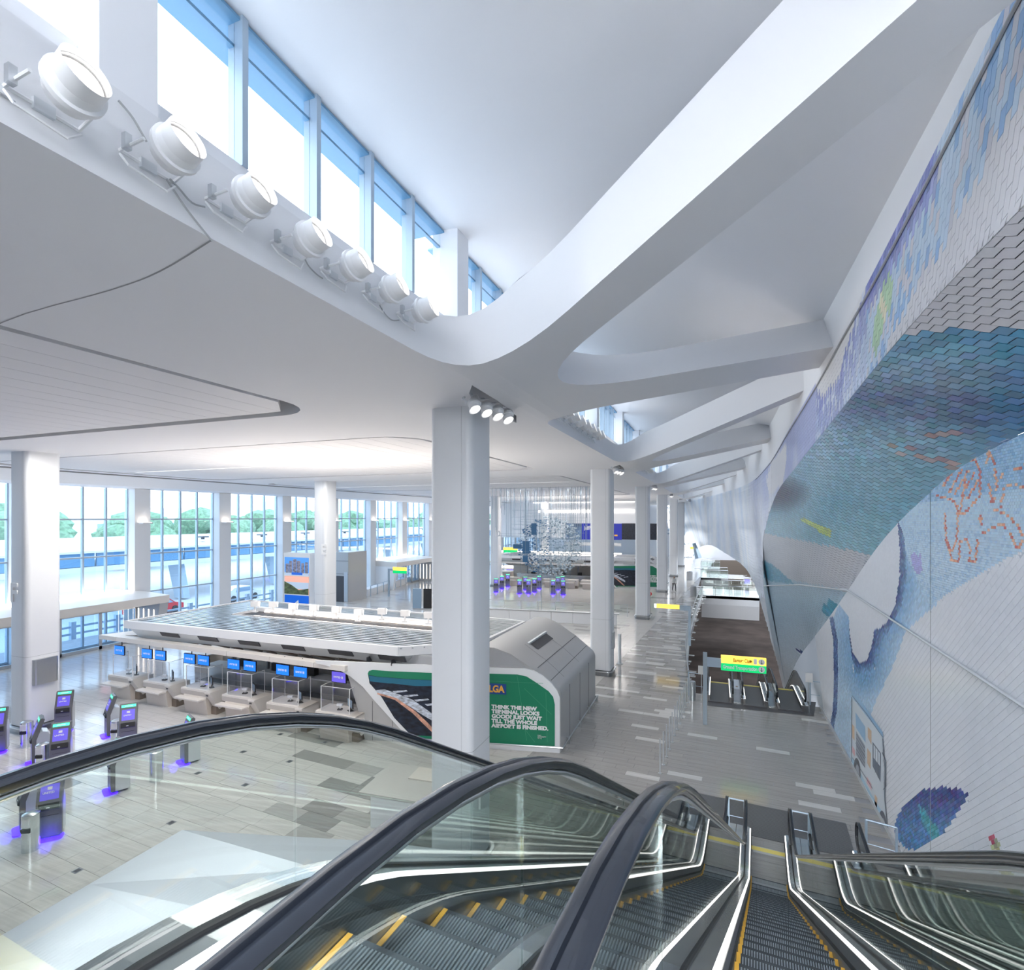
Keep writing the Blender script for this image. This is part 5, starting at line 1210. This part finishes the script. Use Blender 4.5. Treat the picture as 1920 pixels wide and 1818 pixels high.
t = empty('waste_bin', WZ(1298, 1312, 0), 0, 'steel cylinder bin at the near left corner of the floor opening', 'bin'); MB().cyl(0, 0, 0, .85, .15, 20).build('body', 'deck_steel', t, smooth=40); MB().cyl(0, 0, .85, .88, .13, 20).build('lid', 'steel', t)
t = empty('waste_bin', WZ(1300, 1117, 0), 0, 'grey cylinder bin far along the left of the opening', 'bin'); MB().cyl(0, 0, 0, 1.0, .33, 20).build('body', 'grey', t, smooth=40); MB().cyl(0, 0, 1.0, 1.06, .33, 20, .28).build('lid', 'steel_dark', t)
t = empty('waste_bin', WZ(1293, 1087, 0), 0, 'farther grey bin beside the second bridge', 'bin'); MB().cyl(0, 0, 0, 1.1, .4, 16).build('body', 'grey', t, smooth=40); MB().cyl(0, 0, 1.1, 1.16, .4, 16, .34).build('lid', 'steel_dark', t)
def rail(name, label, pts, h=1.05, glass=True, group=None, posts=None):
    sm = 'steel' if glass else 'frame_blue'
    t = empty(name, pts[0], 0, label, 'railing', group); o = Vector(pts[0]); P = [Vector(p)-o for p in pts]
    for a, b in zip(P, P[1:]):
        L = (b-a).length; n = max(1, int(L/1.4)); dd = (b-a)/n
        for i in range(n+1): c = a+dd*i; MB().box(c.x-.025, c.x+.025, c.y-.025, c.y+.025, 0, h).build('post', sm, t)
        if glass:
            for i in range(n):
                c, d = a+dd*(i+.04), a+dd*(i+.96); MB().add([(c.x, c.y, .1), (d.x, d.y, .1), (d.x, d.y, h-.08), (c.x, c.y, h-.08)], [(0, 1, 2, 3)]).build('glass_panel', 'glass_green', t)
    MB().tube([p+Vector((0, 0, h)) for p in P], .02, 6).build('handrail', sm, t); MB().tube([p+Vector((0, 0, h*.45)) for p in P], .012, 6).build('mid_rail', sm, t); return t
rail('barrier_rail', 'short steel rail left of the down escalators, with a small notice', [WZ(1291, 1303, 0), WZ(1322, 1308, 0)], 1.1, False)
rail('barrier_rail', 'short steel rail between the right down escalator and the wall', [WZ(1519, 1322, 0), WZ(1541, 1325, 0)], 1.1, False)
rail('barrier_rail', 'short steel rail at the foot of the right escalator by the mosaic feather', [UV(2.45, 15.6), UV(3.05, 15.5)], 1.05, False)
rail('barrier_rail', 'short steel rail between left and middle escalator feet', [UV(-.70, 15.7), UV(-.30, 15.7)], .85, False)
rail('barrier_rail', 'short steel rail between middle and right escalator feet', [UV(.82, 15.7), UV(1.22, 15.7)], .85, False)
rail('glass_railing', 'glass railing in front of the far kiosks', [(-19.5, 44.5, 0), (-7.2, 46.2, 0)], 1.05)
t = empty('planter_wall', (-19.5, 40.6, 0), math.atan2(1.4, 11), 'low pale panelled wall before the far glass railing', 'wall panel')
for i in range(7): MB().box(i*1.75, i*1.75+1.72, 0, .25, 0, .85).build('panel', 'white', t)
MB().box(-.1, 12.4, -.05, .30, .85, .93).build('coping', 'steel', t)
# notices
for px, py, lab in ((1315, 1256, 'small white notice on the rail left of the down escalators'), (1517, 1270, 'small white notice near the right down escalator')):
    p = WY(px, py, 26.3); t = empty('notice_board', (p.x, 26.3, 0), 0, lab, 'sign'); MB().box(-.14, .14, -.01, .01, p.z-.2, p.z+.2).build('panel', 'cloth_white', t); MB().cyl(0, .02, 0, p.z-.2, .015, 6).build('stand', 'steel', t)
p = WY(1401, 1090, 72); t = empty('notice_board', (p.x, 72, 0), 0, 'square pinkish notice on the bridge behind the glass parapet', 'sign'); MB().box(-.45, .45, -.03, .03, p.z-.4, p.z+.4).build('panel', 'cloth_white', t); MB().box(-.3, .3, -.04, -.03, p.z-.25, p.z+.25).build('print', 'screen_violet', t); MB().box(-.03, .03, 0, .05, -2.4, p.z).build('stand', 'steel', t)
# red round stop sign beside third column
t = empty('round_sign', WZ(1219, 1150, 0), 0, 'small red round sign on a stand beside the third column', 'sign'); p = WY(1219, 1113, t.location.y)
m = MB(); m.M = Matrix.Translation((0, 0, p.z)) @ Matrix.Rotation(math.pi/2, 4, 'X'); m.cyl(0, 0, -.02, .02, .16, 16); m.build('disc', 'red', t); MB().box(-.03, .03, -.03, -.022, p.z-.1, p.z+.1).build('mark', 'text_white', t); MB().cyl(0, 0, 0, p.z-.1, .02, 6).build('stand', 'dark', t); MB().cyl(0, 0, 0, .03, .16, 10).build('base', 'dark', t)
# ================================================================== people far down the hall
def person(loc, rz, label, H, top, legs, stride=.18):
    t = empty('person', loc, rz, label, 'person')
    s = H/1.75
    V = [(0, 0, .95), (0, 0, 1.15), (0, .0, 1.38), (0, 0, 1.50), (0, -.02, 1.62), (0, -.01, 1.72),
         (.10, 0, .92), (.11, -stride, .50), (.11, -stride*1.1, .08), (.11, -stride*1.1-.16, .03),
         (-.10, 0, .92), (-.11, stride*.7, .50), (-.11, stride*1.6, .10), (-.11, stride*1.6-.15, .04),
         (.18, 0, 1.40), (.24, .06, 1.14), (.25, -.02, .90), (.25, -.04, .82), (-.18, 0, 1.40), (-.24, -.06, 1.14), (-.25, -.10, .90), (-.25, -.12, .82)]
    E = [(0, 1), (1, 2), (2, 3), (3, 4), (4, 5), (0, 6), (6, 7), (7, 8), (8, 9), (0, 10), (10, 11), (11, 12), (12, 13), (2, 14), (14, 15), (15, 16), (16, 17), (2, 18), (18, 19), (19, 20), (20, 21)]
    Rr = [(.15, .10), (.14, .10), (.17, .11), (.055, .055), (.085, .10), (.07, .08), (.085, .085), (.06, .06), (.04, .045), (.035, .03), (.085, .085), (.06, .06), (.04, .045), (.035, .03), (.06, .06), (.042, .042), (.032, .032), (.04, .025), (.06, .06), (.042, .042), (.032, .032), (.04, .025)]
    me = bpy.data.meshes.new('body'); me.from_pydata([Vector(v)*s for v in V], E, [])
    o = bpy.data.objects.new('body', me); COL.objects.link(o); o.parent = t
    md = o.modifiers.new('skin', 'SKIN'); md.use_smooth_shade = True
    for i, r in enumerate(Rr): me.skin_vertices[0].data[i].radius = (r[0]*s, r[1]*s)
    me.skin_vertices[0].data[0].use_root = True
    o.modifiers.new('sub', 'SUBSURF').levels = 2
    dg = bpy.context.evaluated_depsgraph_get(); m2 = bpy.data.meshes.new_from_object(o.evaluated_get(dg)); bpy.data.objects.remove(o)
    for mn in ('skin', top, legs, 'hair'): m2.materials.append(MATS[mn])
    for p in m2.polygons:
        z = p.center.z/s; x = abs(p.center.x)/s
        p.material_index = 3 if (z > 1.66 and (p.center.y/s > -.04 or z > 1.74)) or (z > 1.58 and p.center.y/s > .03) else 0 if z > 1.49 or (z < .90 and x > .205) else 1 if z > .93 else 2 if z > .10 else 3
        p.use_smooth = True
    o = bpy.data.objects.new('body', m2); COL.objects.link(o); o.parent = t
    MB().box(-.012*s, .012*s, -.125*s, -.09*s, 1.59*s, 1.64*s).build('nose', 'skin', t)
    return t
person(WZ(1264, 1108, 0), .4, 'person in pale top and dark trousers walking alone down the right aisle', 1.75, 'cloth_white', 'cloth_dark')
person(WZ(913, 1080, 0), .3, 'person in bright blue top standing near the letter D column', 1.7, 'cloth_blue', 'cloth_dark', .05)
# ================================================================== hanging sculpture of fine rods and small plates
t = empty('hanging_sculpture', (-14.2, 46.5, 0), 0, 'tall hanging sculpture of fine rods and small glass plates beyond the front column', 'sculpture')
r4 = random.Random(4); m = MB()
for i in range(170):
    a = r4.uniform(-1, 1); b = r4.uniform(-1, 1); x, y = a*4.4, b*3.6
    e = a*a; z0 = r4.uniform(4.5, 9.5) if e > .25 else r4.uniform(1.0, 7)
    if abs(a) < .1: z0 = r4.uniform(0.2, 3)
    m.box(x-.009, x+.009, y-.009, y+.009, z0, 11.1)
o = m.build('rods', 'sculpt_rod' if 'sculpt_rod' in MATS else 'alu', t); o['kind'] = 'stuff'
m = MB()
for i in range(110):
    z = 2.5+i*.062; w_ = 4.0*math.sqrt(max(.05, 1-((z-6.0)/3.9)**2)); y = r4.uniform(-3, 3); x0_ = -w_*r4.uniform(.3, 1.1); m.box(x0_, x0_+w_*r4.uniform(.5, 1.5), y-.008, y+.008, z, z+.015)
o = m.build('cross_wires', 'sculpt_rod', t); o['kind'] = 'stuff'
pm = [MB() for _ in range(3)]
for i in range(1500):
    while True:
        a, b, c = r4.uniform(-1, 1), r4.uniform(-1, 1), r4.uniform(-1, 1)
        d = a*a+b*b+c*c
        if .55 < d < 1: break
    s = r4.uniform(.03, .10); x, y, z = a*3.0, b*2.6, 5.9+c*2.8; k = 0 if a < -.2 and r4.random() < .6 else r4.choice((1, 1, 2))
    pm[k].box(x-s, x+s, y-.006, y+.006, z-s*.7, z+s*.7)
for q, mt in zip(pm, ('plate_blue', 'plate_light', 'plate_grey')):
    mat(mt, {'plate_blue': (.05, .16, .32), 'plate_light': (.72, .80, .86), 'plate_grey': (.32, .42, .50)}[mt], .3); o = q.build('plates', mt, t); o['kind'] = 'stuff'
for x, z, w_, h in ((-1.7, 5.9, .40, .55), (-2.6, 5.95, .5, .2), (-.9, 7.5, .3, .5), (-1.7, 4.9, .3, .3)): MB().box(x, x+w_*1.6, -2.6, -2.58, z-h, z+h).build('glass_plate', 'plate_blue', t)
# ================================================================== end of the hall: banner wall, light coves, far counters
YB_ = 88.0; YBF = 87.97
bw = struct(MB().box(-36, WY(1190, 900, YB_).x+1.2, YB_, YB_+.4, 5.0, 11.1).build('wall_far', 'beige_pale' if 'beige_pale' in MATS else 'roof_white'))
for px0, py0, px1, py1, mt, nm, lab in ((1061, 981, 1089, 1010, 'night', 'a', ''), ):
    pass
def bx(a, b, zt_, zb_, y, mt, name, par): x0 = WY(a, zt_, y).x; x1 = WY(b, zt_, y).x; z1 = WY(a, zt_, y).z; z0 = WY(a, zb_, y).z; return MB().box(x0, x1, y-.08, y, z0, z1).build(name, mt, par)
t = empty('banner', (0, 0, 0), 0, 'long blue banner with aerial airport photographs on the far bulkhead', 'banner')
bx(1061, 1091, 981, 1011, YBF, 'photo_a' if 'photo_a' in MATS else 'night', 'photo_panel', t); bx(1091, 1166, 981, 1011, YBF, 'navy_bright' if 'navy_bright' in MATS else 'navy', 'blue_panel', t); bx(1166, 1236, 981, 1011, YBF, 'night', 'photo_panel', t)
q = WY(1096, 992, YB_); text('banner_lettering', 'LOVIN\nJUST W', .46, 'text_white', t, facing((q.x, YB_-.13, q.z+.25), (1, 0, 0)), bold=.02, line=.7)
bx(1152, 1158, 1002, 1005, YB_-.1, 'orange', 'logo', t)
for px0, px1, py in ((1000, 1190, 938), (1010, 1190, 956)): bx(px0, px1, py, py+5, YB_-.1, 'glow_cove', 'cove_light', bw) if 'glow_cove' in MATS else bx(px0, px1, py, py+4, YB_-.1, 'glow_warm', 'cove_light', bw)
t = empty('checkin_counter', (0, 0, 0), 0, 'long far check-in counter with violet screens under lit canopy ledges', 'counter')
for yy, h in ((1016, 6), (1031, 4), (1052, 5), (1060, 3)): bx(925 if yy > 1030 else 1060, 1165, yy, yy+h, 78, 'glow_warm' if h < 5 else 'white', 'canopy_ledge', t)
bx(925, 1165, 1058, 1066, 78.2, 'grey', 'fascia', t); bx(925, 1165, 1036, 1040, 78.2, 'grey', 'vent_grille', t)
bx(930, 1165, 1072, 1088, 79, 'taupe', 'back_wall', t)
for i, (a, b) in enumerate(((950, 973), (990, 1012), (1027, 1051), (1066, 1091))):
    s = empty('far_screen', (0, 0, 0), 0, 'pale violet screen pair over the far counter, %s from the left' % ['first', 'second', 'third', 'fourth'][i], 'screen', 'violet screens over the far counter'); bx(a, (a+b)/2-.4, 1067, 1074, 78.1, 'far_violet' if 'far_violet' in MATS else 'screen_violet', 'display', s); bx((a+b)/2+.4, b, 1067, 1074, 78.1, 'screen_violet', 'display', s)
for i, px in enumerate((1030, 1066, 1102, 994, 958)):
    p = Vector((WY(px, 1100, 61.6).x, 62.2, 0)); d = copy_tree(d0, None, p, .03, 'small far check-in desk below the violet screens, %s' % ['centre', 'right of centre', 'farthest right', 'left of centre', 'farthest left'][i])
    d['group'] = 'far check-in desks'
# ================================================================== advertising tower, lift shaft, entrances on the facade side
AY = 31.0
t = empty('advert_panel', (0, 0, 0), 0, 'tall advertising panel of city, sunset and blue boards left of letter E column', 'sign')
xx0, xx1 = WY(534, 1040, AY).x, WY(579, 1040, AY).x
za, zb_, zc, zd = WY(534, 1044, AY).z, WY(534, 1078, AY).z, WY(534, 1113, AY).z, 0
MB().box(xx0-.1, xx1+.1, AY, AY+.5, 0, WY(534, 1036, AY).z).build('tower', 'white', t)
mat('sky_blue', (.05, .22, .58), .35, emit=(.05, .22, .58), es=.5); mat('city', (.30, .28, .36), .4, noise=((4, 1, 7), .6)); mat('sunset', (.80, .40, .30), .4, emit=(.8, .4, .3), es=.35); mat('hill', (.10, .14, .05), .5, noise=((3, 1, 5), .7)); mat('brand_blue', (.0, .09, .50), .35, emit=(0, .09, .5), es=.4); mat('lake', (.42, .52, .66), .4, emit=(.42, .5, .6), es=.3)
B = lambda a, b, z0, z1, mt, nm, d=.02: MB().box(lerp(xx0, xx1, a), lerp(xx0, xx1, b), AY-d, AY, z0, z1).build(nm, mt, t)
B(0, 1, zb_, za, 'sky_blue', 'city_board')
for a, b, h in ((.05, .18, .45), (.2, .33, .6), (.36, .5, .7), (.52, .66, .62), (.7, .82, .5), (.86, .97, .55)): B(a, b, lerp(zb_, za, .15), lerp(zb_, za, .2+h), 'city', 'skyline_block', .03)
B(0, 1, zb_, lerp(zb_, za, .18), 'lake', 'foreground_strip', .03); B(.3, .75, lerp(zb_, za, .05), lerp(zb_, za, .18), 'brand_blue', 'caption', .035)
B(0, 1, zc, zb_, 'sunset', 'sunset_board', .021); B(0, 1, lerp(zc, zb_, .3), lerp(zc, zb_, .66), 'lake', 'lake_strip', .03)
MB().prism([(xx0, zc), (xx1, zc), (xx1, lerp(zc, zb_, .35)), (lerp(xx0, xx1, .6), lerp(zc, zb_, .25)), (lerp(xx0, xx1, .3), lerp(zc, zb_, .5)), (xx0, lerp(zc, zb_, .68))], AY-.045, AY-.03, 'y').build('hillside', 'hill', t)
B(0, 1, 0.2, zc-.05, 'brand_blue', 'blue_board', .021)
zz_ = lerp(0.2, zc, .80); MB().add([(lerp(xx0, xx1, .42), AY-.03, zz_-.12), (lerp(xx0, xx1, .6), AY-.03, zz_-.12), (lerp(xx0, xx1, .58), AY-.03, zz_+.15)], [(0, 1, 2)]).build('emblem', 'text_white', t)
text('board_lettering', 'FIND WHAT YOU LOVE', .16, 'text_white', t, facing((lerp(xx0, xx1, .2), AY-.04, lerp(.2, zc, .62)), (1, 0, 0)), bold=.004, width=(xx1-xx0)*.6)
for z_ in (zb_, zc): B(0, 1, z_-.03, z_+.03, 'text_white', 'board_divider', .05)
t = empty('lift_enclosure', (0, 0, 0), 0, 'grey glazed lift enclosure standing right of letter E column', 'lift')
LY = 44.0; a_, b_ = WY(628, 1100, LY).x, WY(653, 1100, LY).x; zt_ = WY(640, 1035, LY).z
MB().box(a_, b_, LY, LY+3, 0, zt_).build('shaft', 'steel_mid' if 'steel_mid' in MATS else 'grey_panel', t); MB().box(a_+.2, b_-.55, LY-.05, LY, 0, 2.6).build('door', 'dark', t); MB().box(b_-.5, b_-.05, LY-.04, LY, .1, 3.0).build('side_panel', 'steel', t)
for z in (zt_-.9, zt_-2.2): MB().box(a_, b_, LY-.02, LY, z, z+.03).build('joint', 'dark', t)
# entrance portals projecting from the glass facade
def portal(y0, y1, label):
    t = empty('entrance_portal', (0, 0, 0), 0, label, 'entrance', 'entrance portals along the facade'); x0, x1 = FX, -34.8
    MB().prism([(x0, 2.75), (x1, 2.75), (x1, 3.25), (x0, 3.45)], y0-.4, y1+.6, 'y').build('canopy', 'beige_light', t)
    MB().box(x0, x0+1.0, y0, y1, 3.42, 3.48).build('top_light', 'glow_warm', t)
    MB().prism([(x0, 0), (x1-.6, 0), (x1-.1, 2.74), (x0, 2.74)], y1, y1+.6, 'y').build('end_cheek', 'grey_panel', t)
    MB().prism([(x0, 0), (x1-.6, 0), (x1-.1, 2.74), (x0, 2.74)], y0-.4, y0, 'y').build('end_cheek', 'white', t)
    MB().box(x0+1.2, x0+1.3, y0, y1, 2.35, 2.75).build('header', 'bronze', t)
    n = 5; st = (y1-y0)/n
    for i in range(n):
        f = MB(); a, b = y0+i*st, y0+(i+1)*st
        f.box(x0+1.2, x0+1.3, a, a+.09, 0, 2.4).box(x0+1.2, x0+1.3, b-.09, b, 0, 2.4).box(x0+1.2, x0+1.3, a, b, 0, .2).box(x0+1.2, x0+1.3, a, b, 2.3, 2.4)
        d = f.build('door_frame', 'steel', t); MB().box(x0+1.24, x0+1.25, a+.09, b-.09, .2, 2.3).build('pane', 'glass_blue', d)
    for i in range(4): MB().box(x0+1.5+.5*i, x0+1.53+.5*i, y1-.03, y1, .4, 2.3).build('light_strip', 'glow_warm', t)
    return t
portal(13.5, 24.9, 'near entrance portal with canopy and red exit sign, behind letter F column')
p = WX(197, 1138, -37.1); t = empty('exit_sign', (-37.1, p.y, p.z), 0, 'small lit red exit sign over the near entrance doors', 'sign'); MB().box(0, .05, -.3, .3, -.18, .18).build('panel', 'exit_bg' if 'exit_bg' in MATS else 'text_white', t)
mat('exit_red', (.8, .05, .1), .4, emit=(.9, .05, .12), es=1.2); text('exit_lettering', 'EXIT', .30, 'exit_red', t, facing((.055, -.28, -.11), (0, 1, 0)), bold=.012)
portal(53.5, 62.0, 'far entrance portal seen between letter E column and the front column')
# white partition and bench-like ramp with thin dark posts by the far portal
t = empty('ramp_wall', WZ(660, 1138, 0), .0, 'long low white ramp with dark thin-post railing before the far entrance', 'ramp')
pa, pb = WZ(690, 1118, 0), WZ(775, 1090, 0); o0 = t.location
dr = (pb-pa); L = dr.length; dr.normalize(); nr = Vector((-dr.y, dr.x, 0))
pp = [pa-o0, pb-o0, pb-o0+nr*1.0, pa-o0+nr*1.0]
MB().add([tuple(q) for q in pp]+[(q.x, q.y, .75) for q in pp], [(4, 5, 6, 7), (0, 1, 5, 4), (1, 2, 6, 5), (2, 3, 7, 6), (3, 0, 4, 7)]).build('deck', 'white', t)
for i in range(9): c = (pa-o0).lerp(pb-o0, i/8)-nr*.3; MB().box(c.x-.03, c.x+.03, c.y-.03, c.y+.03, 0, 1.15).build('post', 'frame_blue', t)
MB().tube([(pa-o0-nr*.3)+Vector((0, 0, 1.15)), (pb-o0-nr*.3)+Vector((0, 0, 1.15))], .03, 6).build('handrail', 'frame_blue', t)
t = empty('screen_cart', WZ(792, 1142, 0), .3, 'dark display boards on a stand just left of the front column', 'display'); MB().box(-.9, -.1, -.05, .05, .1, 1.9).build('glass_board', 'window_far', t); MB().box(.1, .9, -.05, .05, .1, 1.9).build('dark_board', 'black', t); MB().box(-.9, .9, -.03, .03, 0, .1).build('foot', 'steel', t)
t = empty('leaning_brace', (0, 0, 0), 0, 'tall blue grey pylon with small yellow flag near the end window', 'post'); MB().tube([WY(1301, 1018, 100), WY(1310, 1046, 100)], [.28, .55], 4).build('mast', 'frame_blue', t); MB().box(WY(1297, 1025, 100).x-.25, WY(1297, 1025, 100).x+.25, 99.9, 100, 2.9, 3.3).build('flag', 'sign_yellow', t)
MB().prism([(-.9, 0), (.9, 0), (.9, .12), (-.9, .12)], -.5, .5, 'y')
# service counter below the left escalator
t = empty('service_podium', WZ(735, 1535, 0), .08, 'white podium with tan top seen through the left glass beside the front column', 'podium')
MB().box(-.35, .95, -.55, .75, 0, .98).build('base', 'white', t); MB().box(-.6, 1.5, -.75, 1.1, .98, 1.04).build('counter_top', 'taupe', t); MB().box(.35, 1.3, .3, 1.0, 1.04, 1.07).build('mat', 'beige', t)

f0 = None
for i, (px, py) in enumerate([(456, 1409), (526, 1376), (543, 1427), (371, 1449), (460, 1471), (609, 1391), (321, 1542), (145, 1632)]):
    L = 'small dark square floor socket in the pale floor, %s from the left' % ['third', 'sixth', 'seventh', 'fourth', 'fifth', 'last', 'second', 'first'][i] if i not in (5, 7) else 'small dark square floor socket in the pale floor, %s' % ('rightmost' if i == 5 else 'leftmost')
    p = WZ(px, py, .0)
    if f0 is None:
        f0 = empty('floor_socket', p, -PHI, L, 'socket', 'floor sockets in the pale floor'); MB().box(-.09, .09, -.09, .09, 0, .006).build('frame', 'steel_dark', f0); MB().box(-.06, .06, -.06, .06, .006, .009).build('lid', 'dark', f0)
    else: copy_tree(f0, None, p, -PHI, L)
